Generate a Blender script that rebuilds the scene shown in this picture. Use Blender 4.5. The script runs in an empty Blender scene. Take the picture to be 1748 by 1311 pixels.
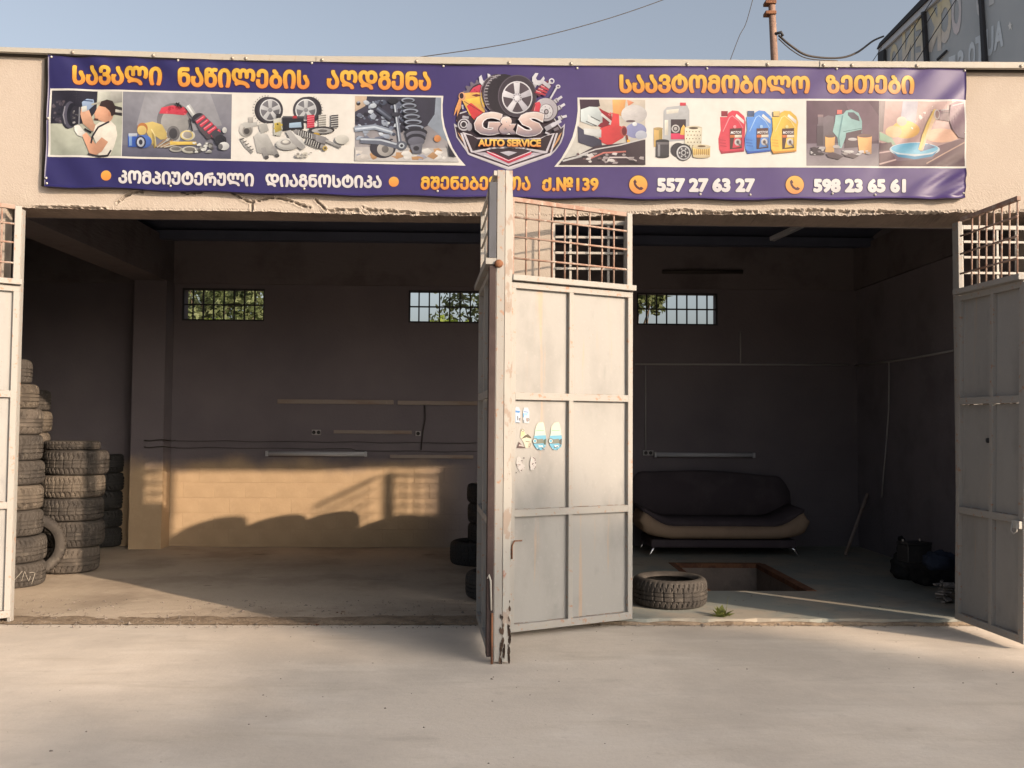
import bpy, bmesh, math, random
import numpy as np
from mathutils import Vector, Matrix
from mathutils.geometry import tessellate_polygon

random.seed(7)
SC = bpy.context.scene
COL = SC.collection

# ------------------------------------------------------------------ camera
FPX, CX, CY = 1566.0, 874.0, 655.5
CAM = Vector((0, -7.6, 1.63))
PSI, TH, RO = 0.0226662, 0.0425990, 0.007
_F = Vector((math.sin(PSI)*math.cos(TH), math.cos(PSI)*math.cos(TH), math.sin(TH)))
_R = Vector((math.cos(PSI), -math.sin(PSI), 0))
_U = _R.cross(_F)
_R2 = _R*math.cos(RO) + _U*math.sin(RO)
_U2 = _U*math.cos(RO) - _R*math.sin(RO)
cam = bpy.data.cameras.new('camera')
cam.sensor_width = 36
cam.lens = FPX/1748*36
cam.clip_end = 3000
camo = bpy.data.objects.new('camera', cam)
COL.objects.link(camo)
camo.matrix_world = Matrix(((_R2.x, _U2.x, -_F.x, CAM.x), (_R2.y, _U2.y, -_F.y, CAM.y),
                            (_R2.z, _U2.z, -_F.z, CAM.z), (0, 0, 0, 1)))
SC.camera = camo

# ------------------------------------------------------------------ sky, sun, exposure
SUN_AZ, SUN_EL = math.radians(50), math.radians(19.1)      # azimuth measured from the facade's normal towards +x
SUND = Vector((math.sin(SUN_AZ)*math.cos(SUN_EL), -math.cos(SUN_AZ)*math.cos(SUN_EL), math.sin(SUN_EL)))
w = bpy.data.worlds.new('World'); SC.world = w; w.use_nodes = True
nt = w.node_tree; bg = nt.nodes['Background']
sk = nt.nodes.new('ShaderNodeTexSky'); sk.sky_type = 'NISHITA'; sk.sun_disc = False
sk.sun_elevation = SUN_EL
sk.sun_rotation = math.pi - SUN_AZ       # rotation is clockwise from +y: the sun stands at (+x, -y)
sk.air_density = 1.0; sk.dust_density = 5.5; sk.ozone_density = 1.3
hs = nt.nodes.new('ShaderNodeHueSaturation'); hs.inputs['Saturation'].default_value = .55; hs.inputs['Value'].default_value = .95
nt.links.new(sk.outputs['Color'], hs.inputs['Color']); nt.links.new(hs.outputs['Color'], bg.inputs['Color'])
bg.inputs['Strength'].default_value = 0.14
sl = bpy.data.lights.new('sun', 'SUN'); sl.energy = 3.9; sl.angle = math.radians(0.7); sl.color = (1.0, 0.78, 0.57)
so = bpy.data.objects.new('sun', sl); COL.objects.link(so)
so.rotation_euler = SUND.to_track_quat('Z', 'Y').to_euler(); so.location = SUND*40
SC.view_settings.view_transform = 'Standard'; SC.view_settings.look = 'None'
SC.view_settings.gamma = 1; SC.view_settings.use_curve_mapping = False
SC.view_settings.exposure = 0.72
SC.cycles.use_denoising = True
SC.cycles.max_bounces = 6; SC.cycles.diffuse_bounces = 2

# ------------------------------------------------------------------ measuring: a photo pixel onto a plane of the place
def ray(px, py):
    return (_F*FPX + _R2*(px-CX) - _U2*(py-CY))
def on_y(px, py, y=0.0):
    d = ray(px, py); return CAM + d*((y-CAM.y)/d.y)
def on_z(px, py, z=0.0):
    d = ray(px, py); return CAM + d*((z-CAM.z)/d.z)
def on_x(px, py, x=0.0):
    d = ray(px, py); return CAM + d*((x-CAM.x)/d.x)
def on_plane(px, py, p0, n):
    d = ray(px, py); return CAM + d*((p0-CAM).dot(n)/d.dot(n))

# ------------------------------------------------------------------ tagging
def tag(o, label=None, cat=None, group=None, kind=None):
    if label: o['label'] = label
    if cat: o['category'] = cat
    if group: o['group'] = group
    if kind: o['kind'] = kind
    return o
def thing(name, label, cat, loc=(0, 0, 0), rz=0.0, group=None, rot=None):
    o = bpy.data.objects.new(name, None); COL.objects.link(o)
    o.empty_display_size = 0.1
    o.location = loc; o.rotation_euler = rot if rot else (0, 0, rz)
    return tag(o, label, cat, group)
def link(name, me, parent=None, loc=None, rot=None):
    o = bpy.data.objects.new(name, me); COL.objects.link(o)
    if parent is not None: o.parent = parent
    if loc is not None: o.location = loc
    if rot is not None: o.rotation_euler = rot
    return o
def copy_tree(root, loc=None, rot=None, label=None):
    r = root.copy(); COL.objects.link(r)
    if loc is not None: r.location = loc
    if rot is not None: r.rotation_euler = rot
    if label: r['label'] = label
    for ch in root.children:
        c = ch.copy(); COL.objects.link(c); c.parent = r
        for g in ch.children:
            d = g.copy(); COL.objects.link(d); d.parent = c
    return r

# ------------------------------------------------------------------ mesh builder
class MB:
    def __init__(s): s.v = []; s.f = []; s.sm = []
    def add(s, vs, fs, smooth=False):
        b = len(s.v); s.v += [tuple(v) for v in vs]; s.f += [tuple(i+b for i in f) for f in fs]; s.sm += [smooth]*len(fs)
        return s
    def box(s, x0, x1, y0, y1, z0, z1, bev=0.0, m=None):
        if x0 > x1: x0, x1 = x1, x0
        if y0 > y1: y0, y1 = y1, y0
        if z0 > z1: z0, z1 = z1, z0
        if bev <= 0:
            vs = [(x0,y0,z0),(x1,y0,z0),(x1,y1,z0),(x0,y1,z0),(x0,y0,z1),(x1,y0,z1),(x1,y1,z1),(x0,y1,z1)]
            fs = [(0,3,2,1),(4,5,6,7),(0,1,5,4),(1,2,6,5),(2,3,7,6),(3,0,4,7)]
        else:
            bm = bmesh.new(); bmesh.ops.create_cube(bm, size=1.0)
            for v in bm.verts:
                v.co = Vector(((x0+x1)/2+v.co.x*(x1-x0), (y0+y1)/2+v.co.y*(y1-y0), (z0+z1)/2+v.co.z*(z1-z0)))
            bmesh.ops.bevel(bm, geom=list(bm.edges), offset=bev, segments=1, affect='EDGES')
            bm.verts.index_update()
            vs = [v.co.copy() for v in bm.verts]; fs = [[v.index for v in f.verts] for f in bm.faces]; bm.free()
        if m is not None: vs = [m @ Vector(v) for v in vs]
        return s.add(vs, fs)
    def tube(s, pts, r, n=8, cap=True, smooth=True):
        pts = [Vector(p) for p in pts]; rs = r if isinstance(r, (list, tuple)) else [r]*len(pts)
        b = []; up = None
        for i, p in enumerate(pts):
            t = (pts[min(i+1, len(pts)-1)]-pts[max(i-1, 0)]).normalized()
            if up is None or abs(up.dot(t)) > .95:
                up = Vector((0, 0, 1)) if abs(t.z) < .9 else Vector((1, 0, 0))
            a = t.cross(up).normalized(); c = a.cross(t).normalized(); up = c
            for k in range(n):
                q = 2*math.pi*k/n; b.append(p+(a*math.cos(q)+c*math.sin(q))*rs[i])
        fs = []
        for i in range(len(pts)-1):
            for k in range(n):
                k2 = (k+1) % n; fs.append((i*n+k, i*n+k2, (i+1)*n+k2, (i+1)*n+k))
        if cap: fs += [tuple(reversed(range(n))), tuple(range((len(pts)-1)*n, len(pts)*n))]
        return s.add(b, fs, smooth)
    def bar(s, p, q, wd, th, side=Vector((0, 0, 1))):     # rectangular bar from p to q
        p, q = Vector(p), Vector(q); t = (q-p).normalized(); a = t.cross(side)
        if a.length < 1e-4: a = t.cross(Vector((1, 0, 0)))
        a.normalize(); c = a.cross(t)
        vs = [e+a*(i*wd/2)+c*(j*th/2) for e in (p, q) for i, j in ((-1,-1),(1,-1),(1,1),(-1,1))]
        return s.add(vs, [(0,3,2,1),(4,5,6,7),(0,1,5,4),(1,2,6,5),(2,3,7,6),(3,0,4,7)])
    def prism(s, pts, ext):       # closed polygon pts (3D) pushed along ext
        pts = [Vector(p) for p in pts]; n = len(pts); ext = Vector(ext)
        tri = tessellate_polygon([pts])
        vs = pts+[p+ext for p in pts]
        fs = [tuple(t) for t in tri]+[tuple(i+n for i in reversed(t)) for t in tri]
        fs += [(i, (i+1) % n, (i+1) % n+n, i+n) for i in range(n)]
        return s.add(vs, fs)
    def lathe(s, prof, n=32, axis='z', c=(0, 0, 0), close=False, smooth=True):
        b = []
        for r, h in prof:
            for k in range(n):
                q = 2*math.pi*k/n
                p = (r*math.cos(q), r*math.sin(q), h) if axis == 'z' else ((r*math.cos(q), h, r*math.sin(q)) if axis == 'y' else (h, r*math.cos(q), r*math.sin(q)))
                b.append((p[0]+c[0], p[1]+c[1], p[2]+c[2]))
        m = len(prof); fs = []
        for i in range(m if close else m-1):
            j = (i+1) % m
            for k in range(n):
                k2 = (k+1) % n; fs.append((i*n+k, i*n+k2, j*n+k2, j*n+k))
        return s.add(b, fs, smooth)
    def mesh(s, name, mat, fix=True):
        me = bpy.data.meshes.new(name); me.from_pydata(s.v, [], s.f)
        me.polygons.foreach_set('use_smooth', s.sm)
        if fix:
            bm = bmesh.new(); bm.from_mesh(me); bmesh.ops.recalc_face_normals(bm, faces=bm.faces); bm.to_mesh(me); bm.free()
        me.materials.append(mat); me.update(); return me
    def build(s, name, mat, parent=None, kind=None, label=None, cat=None, fix=True, loc=None, rot=None):
        o = link(name, s.mesh(name, mat, fix), parent, loc, rot)
        return tag(o, label, cat, None, kind)

# ------------------------------------------------------------------ materials
def lin(c):
    return tuple(((x/255)/12.92 if x/255 <= .04045 else ((x/255+.055)/1.055)**2.4) for x in c)
MATS = {}
def mat(name, base, layers=(), rough=.8, metal=0.0, bumps=(), spec=.3, alpha=None, coat=0.0, rough_var=0.0):
    """layers: (colour, scale, lo, hi, amount[, stretch xyz[, detail]]) mixed by noise; bumps: (scale, strength, distance[, kind])"""
    m = bpy.data.materials.new(name); m.use_nodes = True; MATS[name] = m
    nt = m.node_tree; N = nt.nodes; L = nt.links; b = N['Principled BSDF']
    tc = N.new('ShaderNodeTexCoord')
    def noise(scale, stretch=(1, 1, 1), detail=5, seed=0.0, rough_=.6):
        mp = N.new('ShaderNodeMapping'); mp.inputs['Scale'].default_value = stretch
        mp.inputs['Location'].default_value = (seed*3.1, seed*1.7, seed*2.3)
        L.new(tc.outputs['Object'], mp.inputs['Vector'])
        n = N.new('ShaderNodeTexNoise'); n.inputs['Scale'].default_value = scale; n.inputs['Detail'].default_value = detail
        n.inputs['Roughness'].default_value = rough_
        L.new(mp.outputs['Vector'], n.inputs['Vector']); return n.outputs['Fac']
    cur = N.new('ShaderNodeRGB'); cur.outputs[0].default_value = (*base, 1); out = cur.outputs[0]
    for i, ly in enumerate(layers):
        c, sc, lo, hi, am = ly[:5]; st = ly[5] if len(ly) > 5 else (1, 1, 1); de = ly[6] if len(ly) > 6 else 6
        r = N.new('ShaderNodeMapRange'); r.inputs['From Min'].default_value = lo; r.inputs['From Max'].default_value = hi
        r.inputs['To Max'].default_value = am; r.interpolation_type = 'SMOOTHSTEP'
        L.new(noise(sc, st, de, i+1.0), r.inputs['Value'])
        mx = N.new('ShaderNodeMix'); mx.data_type = 'RGBA'
        L.new(r.outputs['Result'], mx.inputs['Factor']); L.new(out, mx.inputs['A']); mx.inputs['B'].default_value = (*c, 1)
        out = mx.outputs['Result']
    L.new(out, b.inputs['Base Color'])
    b.inputs['Roughness'].default_value = rough; b.inputs['Metallic'].default_value = metal
    b.inputs['Specular IOR Level'].default_value = spec
    if rough_var:
        r = N.new('ShaderNodeMapRange'); r.inputs['To Min'].default_value = rough-rough_var; r.inputs['To Max'].default_value = rough+rough_var
        L.new(noise(6, seed=9), r.inputs['Value']); L.new(r.outputs['Result'], b.inputs['Roughness'])
    prev = None
    for bp in bumps:
        sc, st, di = bp[:3]; stv = bp[3] if len(bp) > 3 else (1, 1, 1)
        bu = N.new('ShaderNodeBump'); bu.inputs['Strength'].default_value = st; bu.inputs['Distance'].default_value = di
        L.new(noise(sc, stv, 4, sc*.01), bu.inputs['Height'])
        if prev: L.new(prev, bu.inputs['Normal'])
        prev = bu.outputs['Normal']
    if prev: L.new(prev, b.inputs['Normal'])
    return m

STUCCO = mat('stucco', (.358, .312, .272), [((.26, .215, .175), 4, .60, .80, .45, (1, 1, .10)), ((.31, .262, .215), 1.3, .45, .75, .6), ((.30, .22, .15), 95, .62, .72, .5), ((.42, .38, .33), 3.5, .5, .8, .5),
             ((.42, .24, .12), 2.1, .66, .8, .35, (1, 1, .25)), ((.36, .27, .19), 260, .60, .70, .35)], rough=.95, bumps=[(75, .35, .008), (240, .45, .003), (2.5, .15, .02)], spec=.15)
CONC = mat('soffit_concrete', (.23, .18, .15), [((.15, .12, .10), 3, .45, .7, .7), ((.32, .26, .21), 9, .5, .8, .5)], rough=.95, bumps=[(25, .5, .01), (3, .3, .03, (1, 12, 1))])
SHADEW = mat('shade_darkened_plaster', (.20, .182, .20), [((.145, .13, .145), 1.5, .42, .7, .7), ((.25, .22, .225), 8, .55, .8, .4), ((.06, .05, .045), 45, .63, .74, .4)], rough=.95, bumps=[(30, .4, .01), (130, .35, .004)], spec=.1)  # darker copy of the interior plaster, interior shade put into the colour
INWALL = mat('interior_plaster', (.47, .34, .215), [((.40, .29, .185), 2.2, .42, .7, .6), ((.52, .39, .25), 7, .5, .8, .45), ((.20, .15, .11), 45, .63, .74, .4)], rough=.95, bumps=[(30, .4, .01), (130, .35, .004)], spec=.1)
INDARK = mat('dark_plaster', (.055, .053, .065), [((.04, .038, .045), 1.5, .42, .7, .7), ((.10, .085, .08), 8, .55, .8, .4)], rough=.95, bumps=[(20, .4, .01)], spec=.1)  # very dark mottled plaster
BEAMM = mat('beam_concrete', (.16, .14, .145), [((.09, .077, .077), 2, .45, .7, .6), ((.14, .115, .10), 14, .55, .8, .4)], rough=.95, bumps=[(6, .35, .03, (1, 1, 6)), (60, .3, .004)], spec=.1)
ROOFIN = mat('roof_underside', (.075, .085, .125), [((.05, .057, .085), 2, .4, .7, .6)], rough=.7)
ROOFM = mat('roof_sheet', (.35, .34, .33), [((.2, .15, .1), 3, .5, .8, .5)], rough=.5, metal=.4)
FASCIA = mat('fascia_metal', (.31, .295, .265), [((.36, .30, .22), 5, .5, .75, .5, (1, 1, 6)), ((.26, .17, .10), 20, .63, .75, .6, (1, 1, .3)), ((.36, .345, .31), 2, .45, .7, .5)], rough=.55, bumps=[(4, .3, .02)])
GAP = mat('dark_gap', (.03, .025, .02), rough=.9)
APRON = mat('yard_concrete', (.575, .505, .432), [((.65, .58, .51), 3.1, .52, .72, .5, (.6, 1.5, 1)), ((.40, .35, .30), 60, .56, .72, .4), ((.455, .40, .345), .8, .42, .64, .8), ((.40, .35, .30), 2.6, .60, .74, .5, (.5, 1.4, 1)), ((.52, .46, .40), 26, .5, .7, .5), ((.36, .31, .265), 5.5, .68, .74, .6, (.3, 3, 1)), ((.64, .58, .51), 1.6, .50, .75, .5, (.5, 1.6, 1)), ((.33, .28, .24), 7, .60, .78, .35),
            ((.19, .165, .14), 110, .64, .74, .55), ((.50, .46, .41), 70, .66, .76, .4), ((.42, .36, .29), 3.3, .52, .75, .4, (.35, 2, 1))], rough=.93, bumps=[(3, .25, .03), (45, .3, .006), (190, .45, .003)], spec=.2)
FLOORL = mat('dusty_floor', (.46, .38, .30), [((.31, .25, .195), 1.2, .42, .66, .8), ((.45, .38, .30), 4, .5, .75, .5), ((.12, .09, .07), 3.2, .62, .74, .7, (.6, 1.5, 1)), ((.15, .12, .10), 80, .62, .73, .5)],
             rough=.92, bumps=[(5, .4, .03), (60, .5, .006), (180, .4, .003)], spec=.2)
FLOORR = mat('green_painted_floor', (.24, .25, .228), [((.34, .295, .24), 1.6, .42, .62, .85), ((.17, .16, .14), 5, .55, .75, .6), ((.42, .38, .32), 14, .6, .75, .5), ((.13, .11, .09), 90, .64, .74, .4)],
             rough=.8, bumps=[(40, .3, .005)], spec=.3)
DIRT = mat('packed_dirt', (.26, .20, .145), [((.15, .11, .08), 9, .45, .65, .8), ((.36, .29, .22), 25, .5, .72, .6)], rough=1, bumps=[(40, .8, .015), (150, .6, .005)], spec=.1)
GATEW = mat('cream_gate_paint', (.262, .256, .248), [((.20, .197, .193), 2.4, .46, .70, .75, (1, 1, .5)), ((.17, .17, .175), 5, .58, .76, .45, (1.8, 1.8, .6)), ((.40, .25, .15), 11, .585, .70, .5, (1, 1, .05)),
            ((.24, .12, .07), 42, .69, .76, .8), ((.33, .32, .305), 30, .55, .75, .3)], rough=.62, bumps=[(2.2, .25, .02), (60, .15, .002)], spec=.3, rough_var=.12)
GATEF = mat('gate_frame_paint', (.275, .265, .25), [((.27, .255, .235), 6, .45, .7, .6), ((.30, .15, .09), 26, .575, .70, .85), ((.17, .09, .06), 70, .65, .74, .8)], rough=.65, bumps=[(60, .25, .003)])
RUSTB = mat('rusty_bar_paint', (.27, .195, .16), [((.22, .12, .085), 12, .45, .64, .8), ((.38, .35, .31), 22, .56, .68, .8), ((.18, .09, .06), 50, .62, .74, .7)], rough=.75, bumps=[(70, .3, .003)])
WHBAR = mat('white_bar_paint', (.38, .365, .34), [((.40, .25, .17), 30, .62, .72, .8), ((.50, .46, .41), 10, .5, .7, .4)], rough=.65)
PEEL = mat('peeling_stile_paint', (.36, .345, .32), [((.30, .24, .20), 11, .52, .58, .9, (1, 1, .45)), ((.33, .14, .09), 7, .62, .68, .85, (1, 1, .5)), ((.13, .08, .06), 30, .64, .70, .9)], rough=.7, bumps=[(14, .6, .006, (1, 1, .5))])
OXIDE = mat('red_oxide_primer', (.045, .030, .029), [((.024, .014, .014), 4, .4, .7, .7), ((.08, .045, .04), 25, .6, .72, .6), ((.22, .20, .19), 40, .7, .76, .6)], rough=.7, bumps=[(40, .3, .003)])
RUST = mat('rusted_steel', (.19, .085, .045), [((.10, .045, .03), 8, .42, .65, .8), ((.30, .16, .08), 25, .55, .72, .7)], rough=.85, bumps=[(60, .4, .004)])
RUBD = mat('dusty_tyre_rubber', (.095, .080, .068), [((.05, .043, .038), 6, .42, .66, .8), ((.17, .145, .12), 11, .54, .72, .7), ((.25, .21, .17), 60, .6, .74, .5)], rough=.85, bumps=[(90, .25, .002)], spec=.25)
RUBD2 = mat('dusty_tyre_rubber_dark', (.060, .052, .046), [((.035, .031, .029), 6, .42, .66, .8), ((.12, .105, .09), 9, .55, .72, .7), ((.16, .14, .12), 60, .62, .74, .5)], rough=.8, bumps=[(90, .25, .002)], spec=.25)
RUBD3 = mat('mud_caked_tyre_rubber', (.125, .105, .086), [((.06, .05, .042), 5, .42, .62, .8), ((.22, .185, .15), 12, .56, .72, .8), ((.05, .043, .038), 40, .6, .70, .6)], rough=.95, bumps=[(40, .4, .004)], spec=.15)
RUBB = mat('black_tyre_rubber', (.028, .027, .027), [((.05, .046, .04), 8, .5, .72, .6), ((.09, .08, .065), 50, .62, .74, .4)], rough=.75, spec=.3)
PLAST = mat('white_lamp_plastic', (.45, .45, .48), [((.45, .43, .42), 8, .5, .75, .4)], rough=.45)
GREYP = mat('grey_conduit_plastic', (.36, .34, .34), [((.3, .27, .24), 10, .5, .75, .5)], rough=.6)
WOODB = mat('painted_batten_wood', (.27, .225, .20), [((.22, .15, .11), 10, .45, .7, .7, (.15, 1, 1)), ((.38, .32, .28), 20, .6, .75, .5)], rough=.85)
CABLE = mat('black_cable_rubber', (.045, .038, .035), rough=.6)
SOFAB = mat('beige_sofa_fabric', (.33, .235, .165), [((.25, .175, .125), 5, .45, .7, .5)], rough=.95, bumps=[(200, .3, .002)])
SOFAD = mat('dark_brown_sofa_fabric', (.065, .052, .060), [((.09, .073, .08), 4, .45, .7, .6)], rough=.95, bumps=[(3, .3, .03), (200, .3, .002)])
CHROME = mat('chrome', (.8, .8, .82), rough=.12, metal=1)
BLACKP = mat('black_plastic', (.02, .02, .022), [((.06, .055, .05), 7, .5, .75, .6)], rough=.5)
BAGB = mat('dark_blue_bag', (.015, .022, .042), [((.012, .018, .03), 6, .5, .7, .6)], rough=.85, bumps=[(14, .6, .03)])
BAGD = mat('black_rubbish_bag', (.018, .018, .020), [((.04, .037, .034), 9, .5, .7, .6)], rough=.8, bumps=[(16, .7, .03)])
RAG = mat('grey_scrap', (.28, .25, .23), [((.06, .055, .05), 14, .45, .6, .8), ((.5, .47, .44), 30, .6, .72, .6)], rough=.9)
LEAFG = mat('leaf_green', (.14, .165, .075), [((.06, .085, .03), 1.2, .4, .65, .8), ((.22, .24, .13), 3, .55, .75, .7)], rough=.6)
LEAFY = mat('leaf_bright_green', (.17, .23, .03), [((.09, .14, .02), 2, .4, .65, .8), ((.26, .29, .05), 5, .55, .75, .7)], rough=.6)
WEED = mat('weed_leaf', (.15, .17, .05), [((.24, .24, .08), 20, .5, .7, .7), ((.07, .10, .02), 12, .5, .7, .7)], rough=.6)
BARK = mat('bark', (.10, .075, .055), [((.06, .045, .035), 8, .4, .7, .7)], rough=.95, bumps=[(12, .6, .03)])
ROT = mat('rotted_steel', (.075, .048, .035), [((.03, .022, .018), 14, .45, .62, .8), ((.16, .10, .065), 40, .6, .72, .6)], rough=.95, bumps=[(60, .5, .004)])
STONE = mat('gravel_grit', (.20, .17, .145), [((.11, .09, .08), 6, .4, .7, .8)], rough=.95)
CHALK = mat('white_chalk', (.36, .33, .29), rough=.95)
WPAINT = mat('worn_white_line', (.60, .58, .54), [((.30, .30, .27), 14, .55, .65, .8)], rough=.9)
POLEM = mat('rusty_pole', (.22, .14, .11), [((.30, .20, .15), 6, .5, .7, .6), ((.12, .08, .06), 14, .5, .7, .7)], rough=.85)
BILLM = mat('grey_sign_backing', (.47, .505, .53), [((.42, .455, .48), 1.2, .4, .7, .5), ((.38, .40, .42), 8, .65, .8, .4)], rough=.75)
DKMET = mat('dark_steel', (.035, .035, .04), rough=.6)
WHMET = mat('white_trim_metal', (.52, .55, .60), rough=.5)
SCREW = mat('zinc_screw', (.35, .31, .27), rough=.5, metal=.6)
BHOUSE = mat('neighbour_wall', (.45, .42, .38), [((.35, .32, .28), 3, .4, .7, .5)], rough=.9)

# wall colour kept pale around the sun patch, painted darker beyond it as shade
SHADEWALL = mat('sun_and_shade_back_wall', (.46, .335, .215), [((.40, .29, .185), 2.2, .42, .7, .6), ((.52, .395, .265), 7, .5, .8, .45), ((.20, .15, .11), 45, .63, .74, .4)], rough=.95, bumps=[(30, .4, .01), (130, .35, .004)], spec=.1)
_nt = SHADEWALL.node_tree; _b = _nt.nodes['Principled BSDF']; _src = _b.inputs['Base Color'].links[0].from_socket
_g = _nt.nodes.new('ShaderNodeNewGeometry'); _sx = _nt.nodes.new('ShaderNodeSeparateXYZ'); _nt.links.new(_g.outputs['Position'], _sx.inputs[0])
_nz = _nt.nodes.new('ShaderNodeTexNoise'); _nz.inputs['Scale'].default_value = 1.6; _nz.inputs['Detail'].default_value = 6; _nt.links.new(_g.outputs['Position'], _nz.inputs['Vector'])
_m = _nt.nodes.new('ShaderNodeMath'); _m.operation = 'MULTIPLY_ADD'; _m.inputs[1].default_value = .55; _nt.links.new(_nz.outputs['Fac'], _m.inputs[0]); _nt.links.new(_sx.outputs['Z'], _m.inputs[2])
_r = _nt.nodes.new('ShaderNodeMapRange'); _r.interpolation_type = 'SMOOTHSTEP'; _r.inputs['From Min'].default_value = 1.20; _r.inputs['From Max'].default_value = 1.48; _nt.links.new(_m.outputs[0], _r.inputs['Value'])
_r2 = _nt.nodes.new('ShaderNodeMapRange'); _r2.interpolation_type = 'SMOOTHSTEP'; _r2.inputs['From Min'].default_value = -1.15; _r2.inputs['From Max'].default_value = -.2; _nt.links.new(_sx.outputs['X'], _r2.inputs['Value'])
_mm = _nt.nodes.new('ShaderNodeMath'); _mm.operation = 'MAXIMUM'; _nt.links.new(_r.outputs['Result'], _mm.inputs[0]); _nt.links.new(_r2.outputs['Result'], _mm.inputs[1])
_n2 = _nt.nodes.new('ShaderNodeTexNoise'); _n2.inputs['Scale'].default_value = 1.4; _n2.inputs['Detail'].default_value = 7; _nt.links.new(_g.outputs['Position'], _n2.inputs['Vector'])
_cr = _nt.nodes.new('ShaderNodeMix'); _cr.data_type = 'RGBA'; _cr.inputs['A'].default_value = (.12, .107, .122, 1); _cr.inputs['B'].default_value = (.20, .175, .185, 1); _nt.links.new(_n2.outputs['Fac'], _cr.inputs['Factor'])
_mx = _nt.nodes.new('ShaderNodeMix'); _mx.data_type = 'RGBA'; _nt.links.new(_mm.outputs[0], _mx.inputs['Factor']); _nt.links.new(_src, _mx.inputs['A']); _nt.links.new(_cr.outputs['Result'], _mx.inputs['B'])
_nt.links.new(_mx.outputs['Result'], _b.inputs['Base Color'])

def leaf_material(m):     # leaves let some light through
    nt = m.node_tree; b = nt.nodes['Principled BSDF']; out = nt.nodes['Material Output']
    tr = nt.nodes.new('ShaderNodeBsdfTranslucent'); mx = nt.nodes.new('ShaderNodeMixShader'); mx.inputs[0].default_value = .4
    src = b.inputs['Base Color'].links[0].from_socket
    nt.links.new(src, tr.inputs['Color']); nt.links.new(b.outputs[0], mx.inputs[1]); nt.links.new(tr.outputs[0], mx.inputs[2])
    nt.links.new(mx.outputs[0], out.inputs['Surface'])
for m_ in (LEAFG, LEAFY, WEED): leaf_material(m_)

PRINTM = bpy.data.materials.new('printed_vinyl'); PRINTM.use_nodes = True
_n = PRINTM.node_tree; _b = _n.nodes['Principled BSDF']; _a = _n.nodes.new('ShaderNodeVertexColor'); _a.layer_name = 'print'
_t = _n.nodes.new('ShaderNodeTexCoord'); _nz = _n.nodes.new('ShaderNodeTexNoise'); _nz.inputs['Scale'].default_value = 14; _nz.inputs['Detail'].default_value = 6
_mr = _n.nodes.new('ShaderNodeMapRange'); _mr.inputs['To Min'].default_value = .86; _mr.inputs['To Max'].default_value = 1.08
_mx = _n.nodes.new('ShaderNodeVectorMath'); _mx.operation = 'SCALE'
_n.links.new(_t.outputs['Object'], _nz.inputs['Vector']); _n.links.new(_nz.outputs['Fac'], _mr.inputs['Value'])
_n.links.new(_a.outputs['Color'], _mx.inputs[0]); _n.links.new(_mr.outputs['Result'], _mx.inputs['Scale'])
_n.links.new(_mx.outputs['Vector'], _b.inputs['Base Color']); _b.inputs['Roughness'].default_value = .42; _b.inputs['Specular IOR Level'].default_value = .4

# ================================================================== THE SETTING
ZT = 3.36             # opening height
XH0 = on_y(42, 360).x   # left opening, left jamb
XH1 = -.07              # left opening, right jamb
XP1 = on_y(940, 430).x  # middle pillar, right edge (left side of the barred side light)
XR0 = on_y(1077, 430).x # right opening, left post
XR1 = on_y(1636, 430).x # right opening, right post
XR2 = XR1+.70           # right side light, right edge
WT = .35                # front wall thickness
YB = 4.5                # back wall
XW0, XW1 = -6.7, 4.87   # inner side walls

# ground -----------------------------------------------------------
def sheet(name, x0, x1, y0, y1, z, m, nx=2, ny=2, fz=None):
    vs = []; fs = []
    for j in range(ny+1):
        for i in range(nx+1):
            x = x0+(x1-x0)*i/nx; y = y0+(y1-y0)*j/ny
            vs.append((x, y, z+(fz(x, y) if fz else 0)))
    for j in range(ny):
        for i in range(nx):
            a = j*(nx+1)+i; fs.append((a, a+1, a+nx+2, a+nx+1))
    b = MB(); b.add(vs, fs, True)
    return b.build(name, m, kind='structure', fix=False)
def hsh(x, y):
    return math.sin(x*1.7+y*.6)*.5+math.sin(x*.63-y*1.9+1.3)*.5
sheet('yard_pavement', -14, 16, -22, .04, 0.0, APRON, 150, 110, lambda x, y: .006*hsh(x, y)*min(1, max(0, -y-.3)) - .012*max(0, min(1, (y+.5)/.5)))
b = MB(); b.box(XW0-.3, .28, .0, YB+.3, -.05, -.004)
fl = sheet('garage_floor', XW0, .28, .03, YB+.02, 0.0, FLOORL, 120, 80, lambda x, y: .008*hsh(x*2.3, y*2.1)-.006*max(0, 1-y*3))
# right bay floor with inspection pit hole
ZF = .035
pb = on_z(1150, 962, ZF); pf = on_z(1380, 1009, ZF)
PX0, PX1, PY0, PY1 = pb.x, pf.x, pf.y, pb.y
b = MB()
for (x0, x1, y0, y1) in ((.28, PX0, -.01, YB+.02), (PX1, XW1+.02, -.01, YB+.02), (PX0, PX1, -.01, PY0), (PX0, PX1, PY1, YB+.02)):
    n = max(2, int((x1-x0)/.1)); vs = []; fs = []
    for i in range(n+1):
        x = x0+(x1-x0)*i/n; jag = (.012*math.sin(x*9)+.01*math.sin(x*23+1)) if y0 < 0 else 0
        vs += [(x, y0+jag, -.05), (x, y0+jag, ZF-(.006*abs(math.sin(x*31)) if y0 < 0 else 0)), (x, y0+.02+jag, ZF), (x, y1, ZF)]
    for i in range(n):
        a = i*4; fs += [(a, a+4, a+5, a+1), (a+1, a+5, a+6, a+2), (a+2, a+6, a+7, a+3)]
    b.add(vs, fs)
b.build('workshop_floor', FLOORR, kind='structure', fix=False)
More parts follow.
